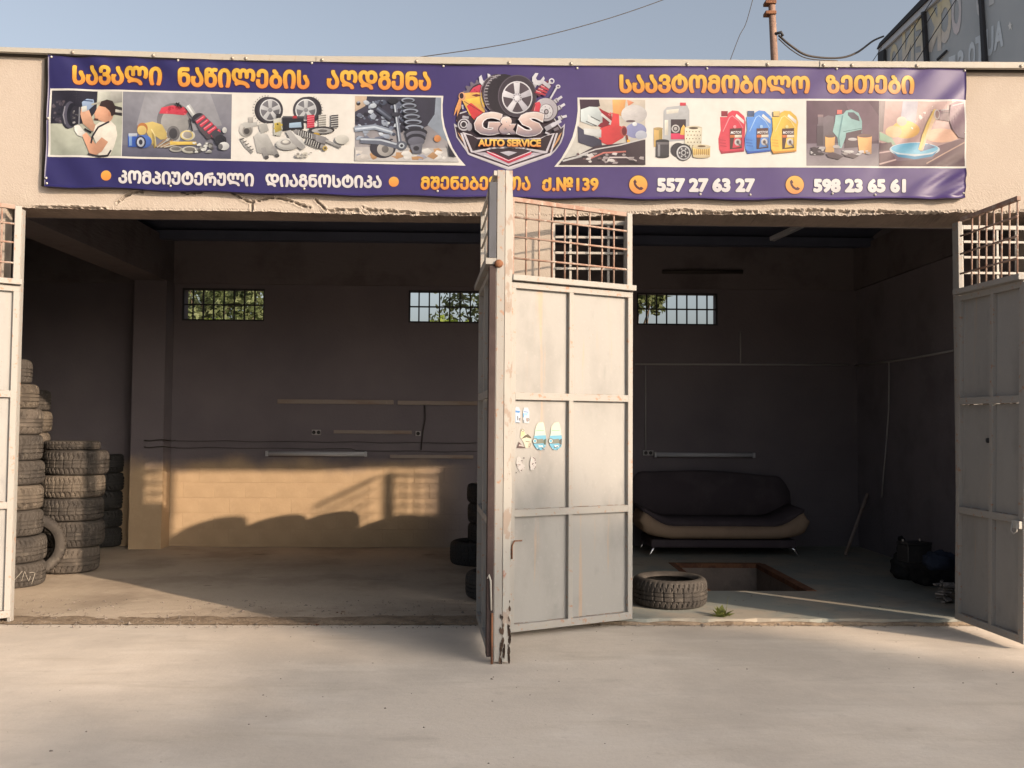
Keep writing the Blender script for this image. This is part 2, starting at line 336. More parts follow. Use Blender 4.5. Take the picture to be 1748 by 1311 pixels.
# dirt packed along the threshold
def dirt_strip(name, x0, x1, y0, y1, z, amp, seed):
    rr = random.Random(seed); vs = []; fs = []; n = int((x1-x0)/.03); rows = 8
    ph = [rr.uniform(0, 6) for _ in range(6)]
    for i in range(n+1):
        x = x0+(x1-x0)*i/n
        wv = sum(math.sin(x*k+ph[q])/(q+1.5) for q, k in enumerate((1.3, 3.1, 7.7, 17, 31)))*.25
        c = (y0+y1)/2+wv*(y1-y0)*.35; h = (y1-y0)/2*(1+.5*wv)+rr.uniform(-.008, .008)
        for j in range(rows+1):
            t = j/rows*2-1
            vs.append((x, c+t*h, z-.006+amp*(1-t*t)*(.55+.45*math.sin(x*13+j+ph[2]))+rr.uniform(0, .003)))
    for i in range(n):
        for j in range(rows):
            a = i*(rows+1)+j; fs.append((a, a+rows+1, a+rows+2, a+1))
    b = MB(); b.add(vs, fs, True); return b.build(name, DIRT, kind='structure', fix=False)
dirt_strip('threshold_dirt', XH0-.4, .1, -.10, .22, .002, .012, 3)
dirt_strip('threshold_dirt', .3, 4.7, -.085, .0, -.002, .026, 4)

# grit
def grit(name, n, area, size, m, seed, dens=None):
    rr = random.Random(seed); b = MB()
    for _ in range(n):
        x = rr.uniform(area[0], area[1]); y = area[2]+(area[3]-area[2])*(rr.random()**(dens or 1)); s = rr.uniform(*size)*(1 if rr.random() < .93 else 1.8)
        a = rr.uniform(0, 6.3); hx, hy = math.cos(a)*s, math.sin(a)*s; h = s*rr.uniform(.4, .9); z = area[4]
        k1, k2 = rr.uniform(.6, 1.1), rr.uniform(.6, 1.1)
        b.add([(x+hx, y+hy, z), (x-hy*k1, y+hx*k1, z), (x-hx, y-hy, z), (x+hy*k2, y-hx*k2, z), (x+hx*.3, y+hy*.2, z+h)], [(0,1,4),(1,2,4),(2,3,4),(3,0,4)])
    return b.build(name, m, kind='stuff', label='small dark grit and crumbs scattered over the concrete', cat='gravel', fix=False)
g = grit('scattered_grit', 420, (-6, 6.5, -5.8, -.1, 0.0), (.002, .0075), STONE, 11)
g = grit('threshold_crumbs', 900, (-4.4, .2, -.25, .9, 0.004), (.003, .012), STONE, 12, 1.6)
g['label'] = 'crumbs of dirt and plaster along the left threshold'
g = grit('threshold_crumbs', 380, (.3, 4.6, -.16, .02, 0.0), (.003, .011), STONE, 13)
g['label'] = 'crumbs of dirt along the kerb of the right opening'
g = grit('floor_crumbs', 160, (.4, 4.7, .1, 3.8, ZF), (.003, .009), STONE, 14)
g['label'] = 'crumbs and litter on the green painted workshop floor'

b = MB(); gx_ = (-400, PX0-.05, PX1+.05, 400); gy_ = (-400, PY0-.05, PY1+.05, 400)
b.add([(x, y, -.06) for y in gy_ for x in gx_], [(j*4+i, j*4+i+1, j*4+i+5, j*4+i+4) for j in range(3) for i in range(3) if (i, j) != (1, 1)])
b.build('ground', DIRT, kind='structure', fix=False)

# pit ------------------------------------------------------------------
pit = thing('inspection_pit', 'rectangular inspection pit with rusty steel edging in the green floor', 'pit', ((PX0+PX1)/2, (PY0+PY1)/2, ZF))
def inpit(mb, name, m): 
    for i, v in enumerate(mb.v): mb.v[i] = (v[0]-(PX0+PX1)/2, v[1]-(PY0+PY1)/2, v[2]-ZF)
    return mb.build(name, m, pit)
b = MB(); b.box(PX0-.1, PX0+.008, PY0-.1, PY1+.1, -1.4, ZF-.004); inpit(b, 'pit_wall', CONC)
b = MB(); b.box(PX1-.008, PX1+.1, PY0-.1, PY1+.1, -1.4, ZF-.004); inpit(b, 'pit_wall', CONC)
b = MB(); b.box(PX0, PX1, PY0-.1, PY0, -1.4, ZF-.004); inpit(b, 'pit_wall', CONC)
b = MB(); b.box(PX0+.004, PX1-.004, PY1-.012, PY1+.1, -1.4, ZF-.004); inpit(b, 'pit_wall', CONC)
b = MB(); b.box(PX0-.1, PX1+.1, PY0-.1, PY1+.1, -1.5, -1.4); inpit(b, 'pit_bottom', DIRT)
for (x0, x1, y0, y1) in ((PX0-.05, PX1+.05, PY1-.022, PY1+.05), (PX0-.05, PX0+.018, PY0, PY1-.022), (PX1-.018, PX1+.08, PY0, PY1-.022)):
    b = MB(); b.box(x0, x1, y0, y1, ZF-.045, ZF+.006, .002); inpit(b, 'edge_angle', RUST)

# building ---------------------------------------------------------------
BL = thing('garage_building', 'peach stucco garage block with two wide open bays under a purple banner', 'building')
# front band over the openings, its lower edge broken
EDGE = [(-40, 352), (42, 354), (200, 358), (300, 359), (460, 361), (560, 364), (620, 366), (820, 368), (940, 371), (1078, 366), (1250, 366), (1460, 367), (1636, 363), (1800, 362)]
CRK = [[(200,346),(215,334),(228,328),(242,327)], [(308,325),(318,331),(330,329),(345,327)], [(398,329),(412,339),(428,346),(440,343),(460,337),(478,339),(498,344),(515,351),(530,354)],
       [(538,341),(548,350),(558,360),(580,358),(600,359),(612,359)], [(620,354),(630,359),(660,360),(690,362),(720,365),(760,366),(800,366),(825,367)], [(428,346),(430,352),(429,360)],
       [(1110,364),(1140,361),(1165,359),(1200,362),(1240,364),(1262,361),(1290,362)], [(1310,363),(1340,360),(1400,359),(1440,362),(1500,361),(1560,364),(1610,364)], [(60,354),(120,354),(180,356)]]
def interp(pl, x):
    for (a, b_) in zip(pl, pl[1:]):
        if x <= b_[0]: return a[1]+(b_[1]-a[1])*(x-a[0])/(b_[0]-a[0])
    return pl[-1][1]
rr = random.Random(5)
cols = []; px = -30.0
while px < 1790: cols.append(px); px += 2.0
rows_n = 22; P = []
n1 = np.array([rr.uniform(-1, 1) for _ in cols]); n1 = np.convolve(n1, [.25, .5, .25], 'same')
n2 = np.convolve(np.array([rr.uniform(-1, 1) for _ in cols]), np.ones(9)/9, 'same')
for i, px in enumerate(cols):
    crumb = 1.0 if (px > 540) else (.55 if px > 60 else .3)
    e = interp(EDGE, px)+crumb*(n1[i]*1.5+n2[i]*3)
    for j in range(rows_n+1):
        t = j/rows_n; P.append((px, 312+(e-312)*t))
PA = np.array(P); dm = np.full(len(PA), 99.0)
for pl in CRK:
    pl = [(pl[0][0], pl[0][1])]+pl[1:]
    for a, c in zip(pl, pl[1:]):
        a = np.array(a, float); c = np.array(c, float); d = c-a; t = np.clip(((PA-a)@d)/(d@d), 0, 1)
        q = a+t[:, None]*d; dm = np.minimum(dm, np.hypot(*(PA-q).T))
wob = np.array([1.0+.5*math.sin(p[0]*.21)+.4*math.sin(p[0]*.57+1) for p in P])
groove = np.clip(1-dm/(2.3*wob), 0, 1)*.042
lip = np.exp(-((dm-3.2)/1.6)**2)*(-.006)
vs = []; fs = []
for k, (px, py) in enumerate(P):
    v = on_y(px, py, 0)
    j = k % (rows_n+1)
    crumb = 1.0 if px > 540 else .4
    dy = groove[k]+lip[k]+(rr.uniform(-.0003, .0007) + (rr.uniform(0, .012)*crumb if j >= rows_n-1 else 0))
    if j == 0: dy = 0
    vs.append((v.x, v.y+dy, v.z))
R1 = rows_n+1
for i in range(len(cols)-1):
    for j in range(rows_n):
        a = i*R1+j; fs.append((a, a+1, a+R1+1, a+R1))
zs_top = [vs[i*R1][2] for i in range(len(cols))]
b = MB(); b.add(vs, fs, False)
# rest of the band above (behind the banner) and beyond
top = []; fs = []
for i, px in enumerate(cols):
    top += [vs[i*R1], (vs[i*R1][0], 0, on_y(px, interp([(-60, 86), (0, 87.5), (380, 102), (541, 105), (800, 109), (960, 111.5), (1340, 113), (1748, 116), (1850, 117)], px)-3, 0).z)]
b.add(top, [(2*i, 2*i+2, 2*i+3, 2*i+1) for i in range(len(cols)-1)])
b.build('lintel_face', STUCCO, BL, fix=False)
XL, XRR = vs[0][0], vs[-1][0]
# soffit follows the broken edge
sv = []; sf = []
for i in range(len(cols)):
    e = vs[i*R1+rows_n]; sv += [e, (e[0], e[1]+.03, e[2]+.012), (e[0], WT, ZT+.01)]
sf = [(3*i+q, 3*i+q+1, 3*i+q+4, 3*i+q+3) for i in range(len(cols)-1) for q in (0, 1)]
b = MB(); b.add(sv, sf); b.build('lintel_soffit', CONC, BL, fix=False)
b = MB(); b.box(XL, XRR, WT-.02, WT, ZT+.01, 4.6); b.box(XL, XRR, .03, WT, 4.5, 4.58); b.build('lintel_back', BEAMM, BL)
def wallbox(name, x0, x1, y0, y1, z0, z1, m=STUCCO):
    b = MB(); b.box(x0, x1, y0, y1, z0, z1); return b.build(name, m, BL)
wallbox('front_wall', -11, XL, 0, WT, -.05, 4.64)
wallbox('front_wall', XRR, 12, 0, WT, -.05, 4.64)
wallbox('front_pillar', XL, XH0-.16, 0.004, .12, -.05, ZT+.03)
wallbox('front_pillar', XH1+.02, XP1-.43, 0.004, WT, -.05, ZT+.03)
wallbox('front_pillar', XP1-.43, XP1, 0.004, .10, -.05, ZT+.03)
wallbox('front_pillar', XR2, XRR, 0.004, WT, -.05, ZT+.03)
# shell
b = MB()
zr0, zr1 = 4.48, 3.95
b.add([(XW0-.3, WT-.03, zr0), (XW1+.3, WT-.03, zr0), (XW1+.3, YB+.3, zr1), (XW0-.3, YB+.3, zr1)], [(0, 1, 2, 3)])
b.add([(XW0-.3, WT-.03, zr0+.06), (XW1+.3, WT-.03, zr0+.06), (XW1+.3, YB+.3, zr1+.06), (XW0-.3, YB+.3, zr1+.06)], [(0, 1, 2, 3)])
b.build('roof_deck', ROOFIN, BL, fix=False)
b = MB(); b.add([(-11, .06, 4.60), (12, .06, 4.60), (12, YB+.5, 4.15), (-11, YB+.5, 4.15)], [(0, 1, 2, 3)]); b.build('roof', ROOFM, BL, fix=False)
for k in range(4):
    y = .95+k*1.0; z = zr0+(zr1-zr0)*(y-WT)/(YB-WT)
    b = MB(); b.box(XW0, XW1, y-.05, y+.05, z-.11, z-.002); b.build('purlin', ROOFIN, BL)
wallbox('side_wall', XW1, XW1+.25, WT, YB+.25, -.05, 4.3, SHADEW)
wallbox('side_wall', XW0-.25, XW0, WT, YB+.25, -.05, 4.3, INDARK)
# back wall: blocks, with three window holes
WIN = []
for (a, c, t_, b_) in ((310, 452, 490, 546), (697, 838, 497, 551), (1087, 1225, 503, 555)):
    p = on_y(a, b_, YB); q = on_y(c, t_, YB); WIN.append((p.x, q.x, p.z, q.z))
WZ0 = sum(w_[2] for w_ in WIN)/3; WZ1 = sum(w_[3] for w_ in WIN)/3
BT = 3.43
xs = [XW0]
for w_ in WIN: xs += [w_[0], w_[1]]
xs.append(XW1)
NR = 5; bh = .2
BLKM = MB(); BLKM.box(-.1985, .1985, 0, .1, .0012, .1988, .002); blk = BLKM.mesh('block', SHADEWALL)
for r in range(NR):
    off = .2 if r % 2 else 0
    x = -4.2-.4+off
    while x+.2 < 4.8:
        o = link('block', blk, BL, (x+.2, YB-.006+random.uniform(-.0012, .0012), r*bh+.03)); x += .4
b = MB(); b.box(XW0, .4, YB-.0025, YB+.09, -.05, NR*bh+.03); b.build('mortar_bed', SHADEWALL, BL)
b = MB(); b.box(.4, XW1, YB-.0025, YB+.09, -.05, NR*bh+.03); b.build('mortar_bed', SHADEWALL, BL)
b = MB()
zb = NR*bh+.03
def piece(x0, x1, z0, z1): b.box(x0, x1, YB-.006, YB+.25, z0, z1)
piece(XW0, XW1, zb, WZ0)
for i in range(0, len(xs), 2): piece(xs[i], xs[i+1], WZ0, WZ1)
piece(XW0, XW1, WZ1, BT+.02)
b.build('back_wall', SHADEWALL, BL)
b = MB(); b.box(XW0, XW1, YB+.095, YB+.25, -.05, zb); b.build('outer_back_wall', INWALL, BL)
b = MB(); b.box(XW0, XW1, YB-.05, YB+.26, BT, 4.2); b.build('back_beam', BEAMM, BL)
for w_ in WIN:
    fr = MB()
    x0, x1 = w_[0], w_[1]
    for (a, c, d, e) in ((x0, x0+.022, WZ0, WZ1), (x1-.022, x1, WZ0, WZ1), (x0+.022, x1-.022, WZ0, WZ0+.022), (x0+.022, x1-.022, WZ1-.022, WZ1)):
        fr.box(a, c, YB+.02, YB+.05, d, e)
    wf = fr.build('window', DKMET, BL)
    for k in range(1, 8):
        m_ = MB(); x = x0+(x1-x0)*k/8; m_.box(x-.009, x+.009, YB+.026, YB+.044, WZ0+.02, WZ1-.02); m_.build('window_bar', DKMET, wf)
    m_ = MB(); z = (WZ0+WZ1)/2; m_.box(x0+.02, x1-.02, YB+.022, YB+.048, z-.009, z+.009); m_.build('window_bar', DKMET, wf)
    sl_ = MB(); rr2 = random.Random(int(x0*10))
    for k in range(26):
        x = rr2.uniform(x0+.03, x1-.03); s_ = rr2.uniform(.008, .022)
        sl_.add([(x-s_, YB+.08, WZ0-.001), (x+s_, YB+.08, WZ0-.001), (x, YB+.10, WZ0-.001), (x, YB+.09, WZ0+s_)], [(0,1,3),(1,2,3),(2,0,3)])
    sl_.build('mortar_crumbs', CONC, BL, kind='stuff', fix=False)
# deep beams and column inside
XC0, XC1 = -4.60, -4.17
wallbox('roof_beam', XC0, XC1, WT, YB-.05, BT, 3.98, BEAMM)
wallbox('roof_beam', XW1-.05, XW1-.001, WT, YB-.05, BT, 3.98, BEAMM)
wallbox('inner_column', XC0+.02, XC1, YB-.30, YB-.0075, -.05, BT, SHADEWALL)
# beam run at the left, over the left neighbour part
# side light of the left pillar strip: jamb trims
wallbox('jamb', XH1, XH1+.02, .02, WT-.01, 0, ZT+.0, GATEF)

# gate frame posts, right bay: posts, side lights with bars, steel sheet below
def fbar(name, x0, x1, y0, y1, z0, z1, m, par=BL): 
    b = MB(); b.box(x0, x1, y0, y1, z0, z1, .002); return b.build(name, m, par)
sill_z = on_y(1000, 484, 0).z
for (x0, x1, flip) in ((XP1+.01, XR0-.02, 0), (XR1+.04, XR2-.0, 1)):
    sg = fbar('side_light', x0, x0+.03, .05, .09, sill_z, ZT-.02, WHBAR)
    fbar('side_light_frame', x1-.03, x1, .05, .09, sill_z, ZT-.02, WHBAR, sg)
    fbar('side_light_frame', x0+.03, x1-.03, .05, .09, ZT-.055, ZT-.02, WHBAR, sg)
    for k in range(1, 4):
        x = x0+(x1-x0)*k/4+(.0); fbar('bar', x-.010, x+.010, .06, .08, sill_z, ZT-.055, WHBAR, sg)
    for k in range(1, 4):
        z = sill_z+(ZT-.03-sill_z)*k/4; fbar('bar', x0+.03, x1-.03, .045, .06, z-.010, z+.010, WHBAR, sg)
    fbar('side_sheet', x0, x1, .06, .075, .03, sill_z-.0, GATEW)
    fbar('side_sheet_rail', x0, x1, .04, .10, sill_z-.04, sill_z, GATEF)
fbar('gate_post', XR0-.02, XR0+.01, -.03, .03, .03, ZT, OXIDE)
fbar('gate_post', XR1, XR1+.035, .0, .10, .03, ZT, GATEF)
fbar('gate_post', XH0-.03, XH0-.0, -.03, .02, .0, ZT, GATEF)

# fascia strips on the parapet with screws
TOPL = [(-60, 78), (0, 80), (380, 92), (541, 95.5), (800, 97.5), (960, 99.5), (1340, 103), (1400, 104), (1748, 106), (1850, 107)]
BOTL = [(-60, 86), (0, 87.5), (380, 102), (541, 105), (800, 109), (960, 111.5), (1340, 113), (1400, 114), (1748, 116), (1850, 117)]
def fasc(a, c, dy):
    b = MB(); pts = sorted(set([a, c]+[p[0] for p in TOPL if a < p[0] < c])); vs = []; fs = []
    for p in pts:
        t = on_y(p, interp(TOPL, p), -.07-dy); q = on_y(p, interp(BOTL, p), -.07-dy)
        vs += [(t.x, t.y, t.z), (q.x, q.y, q.z), (q.x, q.y+.03, q.z-.004), (t.x, .05, t.z+.015)]
    for i in range(len(pts)-1):
        k = i*4; fs += [(k, k+1, k+5, k+4), (k+1, k+2, k+6, k+5), (k+3, k, k+4, k+7)]
    e = len(vs)-4
    fs += [(0, 3, 2, 1), (e, e+1, e+2, e+3)]
    b.add(vs, fs); o = b.build('fascia_strip', FASCIA, BL, fix=False); return o
fasc(-60, 543, 0); fasc(540, 1402, .006); fasc(1400, 1850, .012)
b = MB()
pts = [p[0] for p in BOTL]
vs = []
for p in pts:
    q = on_y(p, interp(BOTL, p)+.0, -.03); vs += [(q.x, -.035, q.z-.001), (q.x, -.035, q.z-.03), (q.x, 0.02, q.z-.03), (q.x, .02, q.z-.001)]
b.add(vs, [(4*i+a_, 4*i+b__, 4*i+4+b__, 4*i+4+a_) for i in range(len(pts)-1) for a_, b__ in ((0, 1), (1, 2), (3, 0))]); b.build('parapet_shadow_strip', GAP, BL, fix=False)  # dark strip standing in for the shadow under the fascia
scr = MB(); scr.lathe([(.0, -.012), (.009, -.010), (.014, -.004), (.014, 0)], 8, 'y'); scm = scr.mesh('screw', SCREW)
for px in (124, 262, 397, 420, 550, 711, 869, 975, 1173, 1310, 1406, 1454, 1565, 1743):
    v = on_y(px, interp(BOTL, px)-3, -.07-(.012 if px > 1400 else .006 if px > 541 else 0)); link('screw', scm, BL, v)

# concrete under yard edge etc.


# ================================================================== GATES
HY = -.05
gz = {k: on_y(1076, v, HY).z for k, v in dict(top=367, b1=396.5, b2=427.5, b3=461.6, sill1=489, sill0=498, ptop=500, r1t=675, r1b=687, r2t=861, r2b=873, bott=1043, bot=1055).items()}
def gate(label, hinge, outer, s, mid=.5, top_m=RUSTB, nbar=8, gfrac=1.0, hpost=True, group='steel garage gate leaves', opost=True):
    h = Vector((hinge[0], hinge[1], 0)); d = Vector((outer[0], outer[1], 0))-h; W = d.length
    g = thing('gate_leaf', label, 'gate', h, math.atan2(d.y, d.x), group)
    def part(name, x0, x1, y0, y1, z0, z1, m, bev=.0015, par=g):
        b = MB(); b.box(x0, x1, y0*s, y1*s, z0, z1, bev); return b.build(name, m, par)
    zs = [gz['bot'], gz['r2b'], gz['r1b'], gz['ptop']]; zt = [gz['bott'], gz['r2t'], gz['r1t'], gz['ptop']-.045]
    xm = W*mid; F = .038
    # sheets
    for r, (z0, z1) in enumerate(((zt[0], zs[1]), (zt[1], zs[2]), (zt[2], zt[3]))):
        for (x0, x1) in ((.045, xm-.02), (xm+.02, W-.045)):
            # gently dented sheet
            b = MB(); nx, nz = 10, 14; vs = []; fs = []; ph = random.uniform(0, 6)
            for j in range(nz+1):
                for i in range(nx+1):
                    u, v = i/nx, j/nz
                    q = .005*math.sin(u*3.1+ph)*math.sin(v*4.3+ph*2)*math.sin(math.pi*u)*math.sin(math.pi*v)+.002*math.sin(u*9+ph)*math.sin(math.pi*v)
                    vs.append((x0+(x1-x0)*u, s*(.004+q), z0+(z1-z0)*v))
            for j in range(nz):
                for i in range(nx):
                    a = j*(nx+1)+i; fs.append((a, a+1, a+nx+2, a+nx+1))
            b.add(vs, fs, True)
            b.add([(x0, -.004*s, z0), (x1, -.004*s, z0), (x1, -.004*s, z1), (x0, -.004*s, z1)], [(0, 1, 2, 3)])
            b.build('panel', GATEW, g, fix=False)
    # rails
    part('rail', 0, W, 0, F, zs[0], zt[0], GATEF)
    part('rail', .045, W-.045, .0, F, zt[1]-.055, zt[1], GATEF)
    part('rail', .045, W-.045, .0, F, zt[2]-.055, zt[2], GATEF)
    part('rail', .0, W, 0, F, zt[3], zs[3], GATEF)
    # stiles
    part('stile', 0, .045, -.004, F, zt[0], zt[3], GATEF)
    part('stile', W-.045, W, -.004, F, zt[0], zt[3], GATEF)
    for (z0, z1) in ((zt[0], zt[1]-.055), (zt[1], zt[2]-.055), (zt[2], zt[3])):
        part('stile', xm-.02, xm+.02, -.004, F, z0, z1, GATEF)
    # weld beads of rust at the joints
    wb = MB(); rr = random.Random(int(W*1000))
    for z in (zt[0], zt[1], zt[2], zt[1]-.058, zt[2]-.058):
        for k in range(26):
            x = rr.uniform(.05, W-.05); L = rr.uniform(.006, .03); t = rr.uniform(.001, .003)
            wb.box(x-L, x+L, .0035*s, .0065*s, z-.0005, z+t)
    wb.build('rust_line', RUST, g, kind='stuff')
    # grille with its sill rail
    part('sill_rail', -.01, W+.0, -.02, .075, gz['sill0'], gz['sill1'], GATEF)
    WG = W*gfrac
    if hpost: part('grille_post', 0, .05, -.01, .03, gz['sill1'], gz['top']+.005, GATEF)
    part('top_rail', .05 if hpost else .0, WG, -.012, .022, gz['top']-.022, gz['top']+.012, top_m)
    z0 = gz['sill1']; z1 = gz['top']-.022; x0 = .05; x1 = WG-(.03 if opost else .02)
    for k in range(1, nbar+1):
        x = x0+(x1-x0)*k/(nbar+(1 if opost else 0))
        b = MB(); b.tube([(x, .003*s, z0), (x+rr.uniform(-.003, .003), .003*s, (z0+z1)/2), (x, .003*s, z1)], .0075, 7); b.build('bar', top_m if k % 3 else RUSTB, g)
    for k in ('b1', 'b2', 'b3'):
        z = gz[k]; b = MB(); b.tube([(.05 if hpost else .01, .018*s, z), (WG*.5, .018*s, z+rr.uniform(-.004, .004)), (WG, .018*s, z)], .0085, 7); b.build('bar', top_m, g)
    return g, W, part
zb = gz['bot']
# leaf that faces the camera, hinged left of the right opening
RH = on_y(1075, 1056, HY); RO_ = on_z(871, 1079, RH.z)
dv = (RO_-RH); dv.z = 0; RO_ = RH+dv*1.03
gR, WR, pR = gate('rusty barred cream gate leaf with peeling oil stickers, folded against the middle pillar', (RH.x, RH.y), (RO_.x, RO_.y), 1, .52)
pR('grille_post', WR-.03, WR, -.01, .03, gz['sill1'], gz['top'], RUSTB)
b = MB(); b.tube([(WR-.06, .05, 1.01-.02), (WR-.06, .13, .98), (WR-.06, .14, .97)], .005, 6)
hk = MB(); hk.tube([(WR-.02, .045, .60), (WR-.018, .05, .70), (WR-.035, .055, .735), (WR-.10, .055, .735)], .0055, 6); hk.build('latch_hook', RUST, gR)
# leaf seen almost edge on
LHX, LHY = XH1, -.04
LO = on_y(845.5, 700, -1.30)
gL, WL, pL = gate('gate leaf seen edge on, its outer stile peeling and rusted at the foot', (LHX, LHY), (LO.x, LO.y), -1, .5, WHBAR, 8)
def padd(name, x0, x1, y0, y1, z0, z1, m, g=gL, bev=.002):
    b = MB(); b.box(x0, x1, y0, y1, z0, z1, bev); return b.build(name, m, g)
padd('channel', WL-.10, WL+.003, -.048, -.002, .045, gz['sill0']-.01, OXIDE)
padd('channel', WL-.13, WL+.003, -.054, -.002, gz['sill1'], 3.30, mat('grey_primer', (.07, .075, .09), [((.05, .052, .06), 6, .5, .7, .6)], rough=.55))
padd('outer_stile', WL-.045, WL+.004, .002, .056, .012, 3.385, GATEF)
# peeling cover strip, foot eaten by rust
b = MB(); n = 60; vs = []; fs = []; rr = random.Random(3)
for i in range(n+1):
    z = -.0+.012+(3.383-.012)*i/n; e = .004*math.sin(z*7)+rr.uniform(-.002, .002)-(.02*max(0, 1-z/.3)*rr.random())
    vs += [(WL+.006, .060, z), (WL+.006, .112+e, z), (WL-.03, .112+e, z), (WL-.03, .060, z)]
for i in range(n):
    for q in range(4):
        a = i*4+q; c = i*4+(q+1) % 4; fs.append((a, c, c+4, a+4))
fs += [(0, 3, 2, 1), (n*4, n*4+1, n*4+2, n*4+3)]
b.add(vs, fs); b.build('cover_strip', PEEL, gL)
rf = MB(); rr = random.Random(8)
for k in range(46):
    z = .012+abs(rr.gauss(0, .16)); y = rr.choice([rr.uniform(.045, .075), rr.uniform(.095, .112)]); r_ = rr.uniform(.004, .013)
    q = [(WL+.0065, y+r_*math.cos(a)*rr.uniform(.5, 1), z+3.2*r_*math.sin(a)*rr.uniform(.5, 1)) for a in [j*math.pi/3.5 for j in range(7)]]
    rf.prism(q, (.0025, 0, 0))
rf.build('rust_flake', ROT, gL, kind='stuff')
b = MB(); b.tube([(WL+.012, -.012, .0), (WL+.012, -.012, .34)], .008, 8); b.build('drop_bolt', RUST, gL)
b = MB(); b.tube([(WL+.014, -.018, .36), (WL+.014, -.024, .56), (WL+.014, -.036, .60), (WL+.014, -.046, .575)], .006, 8); b.build('bolt_hook', WHBAR, gL)
b = MB(); b.lathe([(.03, -.03), (.03, .0), (.027, .018), (.018, .026), (0, .028)], 14, 'x', (WL+.0, .016, 2.73)); b.build('hinge_knob', RUST, gL)
# right leaf
QH = on_y(1637, 1061, HY); QO = on_z(1752, 1104, QH.z)
gQ, WQ, pQ = gate('shaded gate leaf at the right end of the photo with a white padlock bracket', (QH.x, QH.y), (QO.x, QO.y), -1, .55, RUSTB, 7, .88, hpost=False, opost=False)
padd('outer_stile', WQ+.001, WQ+.03, -.045, .02, gz['bot'], gz['sill0']-.02, GATEF, gQ)
hz = on_y(1735, 897, QO.y+.03).z
padd('lock_bracket', WQ-.07, WQ+.02, -.075, -.0395, hz-.02, hz+.035, WHBAR, gQ)
b = MB(); b.tube([(WQ-.055, -.076, hz+.02), (WQ-.06, -.085, hz-.04), (WQ-.03, -.085, hz-.06), (WQ-.0, -.08, hz-.04), (WQ-.0, -.076, hz+.02)], .005, 6); b.build('shackle', WHBAR, gQ)
km = on_y(1694, 752, -.5).z
b = MB(); b.lathe([(0, -.03), (.02, -.028), (.022, -.004)], 10, 'y', (WQ*.5, -.012, km)); b.build('keyhole', BLACKP, gQ)
gQ.rotation_euler = (Matrix.Rotation(math.radians(1.25), 4, 'Y') @ Matrix.Rotation(gQ.rotation_euler.z, 4, 'Z')).to_euler()      # the leaf hangs a little out of plumb
# left leaf, runs out of the photo
PH = (XH0-.0, HY); PO = on_z(-215, 1077, gz['bot'])
gP, WP, pP = gate('sunlit gate leaf at the left end beside the tall tyre stack', PH, (PO.x, PO.y), 1, .5, RUSTB, 8)

# ================================================================== TYRES
def tyre_mesh(name, m, R=.32, W=.245, seed=0, segs=168):
    hw = W/2
    # closed profile of (r, z): outside tread, sidewalls, bead, inner lining
    tread = [(-.078, -.003), (-.054, 0), (-.0525, -.010), (-.0455, -.010), (-.044, 0), (-.016, 0), (-.0145, -.010), (-.0075, -.010), (-.006, 0), (.018, 0), (.0195, -.010), (.0265, -.010), (.028, 0), (.054, 0), (.078, -.003)]
    k = hw/.12
    prof = [(.205, -hw*.72), (.215, -hw*.80), (.235, -hw*.93), (.260, -hw*1.0), (.280, -hw*.98), (.298, -hw*.90), (.309, -hw*.80)]
    nt0 = len(prof)
    prof += [(R-.002*(abs(z)/.085)**3+dz, z*k) for z, dz in tread]
    nt1 = len(prof)
    prof += [(.309, hw*.80), (.298, hw*.90), (.280, hw*.98), (.260, hw*1.0), (.235, hw*.93), (.215, hw*.80), (.205, hw*.72), (.222, hw*.66), (.275, hw*.80), (.300, hw*.5), (.305, 0), (.300, -hw*.5), (.275, -hw*.80), (.222, -hw*.66)]
    rr = random.Random(seed); vs = []; fs = []; n = segs; M = len(prof)
    sh = [rr.uniform(0, 3) for _ in range(30)]; sl = rr.choice([0, 1, 1.5, -1])
    for q in range(n):
        for i, (r, z) in enumerate(prof):
            r2 = r
            if nt0-1 <= i <= nt1:
                z_ = prof[i][1]; row = 0 if abs(z_) > .045 else 1
                ph = (q+int(sh[row]*2)+int(z_*40*sl)) % (4 if seed % 2 else 5)
                if row == 0 and ph == 0: r2 = r-.012
                if row == 1 and seed % 2 and (q % 7) == 3 and abs(z_) < .045: r2 = r-.008
            a = 2*math.pi*(q+sl*z*14*(1 if nt0 <= i < nt1 else 0)*.3)/n
            vs.append((r2*math.cos(a), r2*math.sin(a), z+hw))
    for q in range(n):
        q2 = (q+1) % n
        for i in range(M):
            j = (i+1) % M; fs.append((q*M+i, q2*M+i, q2*M+j, q*M+j))
    b = MB(); b.add(vs, fs, True)
    for q in range(n):
        for i in range(nt0-1, nt1): b.sm[q*M+i] = False
    return b.mesh(name, m)
TY = [tyre_mesh('tyre', m_, seed=i) for i, m_ in enumerate((RUBD, RUBD2, RUBD3, RUBD2, RUBD, RUBD3))]
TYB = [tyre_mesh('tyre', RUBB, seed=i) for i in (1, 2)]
tr = random.Random(21)
def contact(px, py, R=.32, z=0.0):      # centre of a round thing whose nearest foot shows at this pixel
    p = on_z(px, py, z); d = Vector((p.x-CAM.x, p.y-CAM.y, 0)).normalized(); return p+d*R
def tyre(me, loc, label, group, rot=None, sc=1.0, hz=1.0):
    o = link('tyre', me, None, loc, rot or (tr.uniform(-.012, .012), tr.uniform(-.012, .012), tr.uniform(0, 6)))
    o.scale = (sc, sc, hz*1.0)
    return tag(o, label, 'tyre', group)
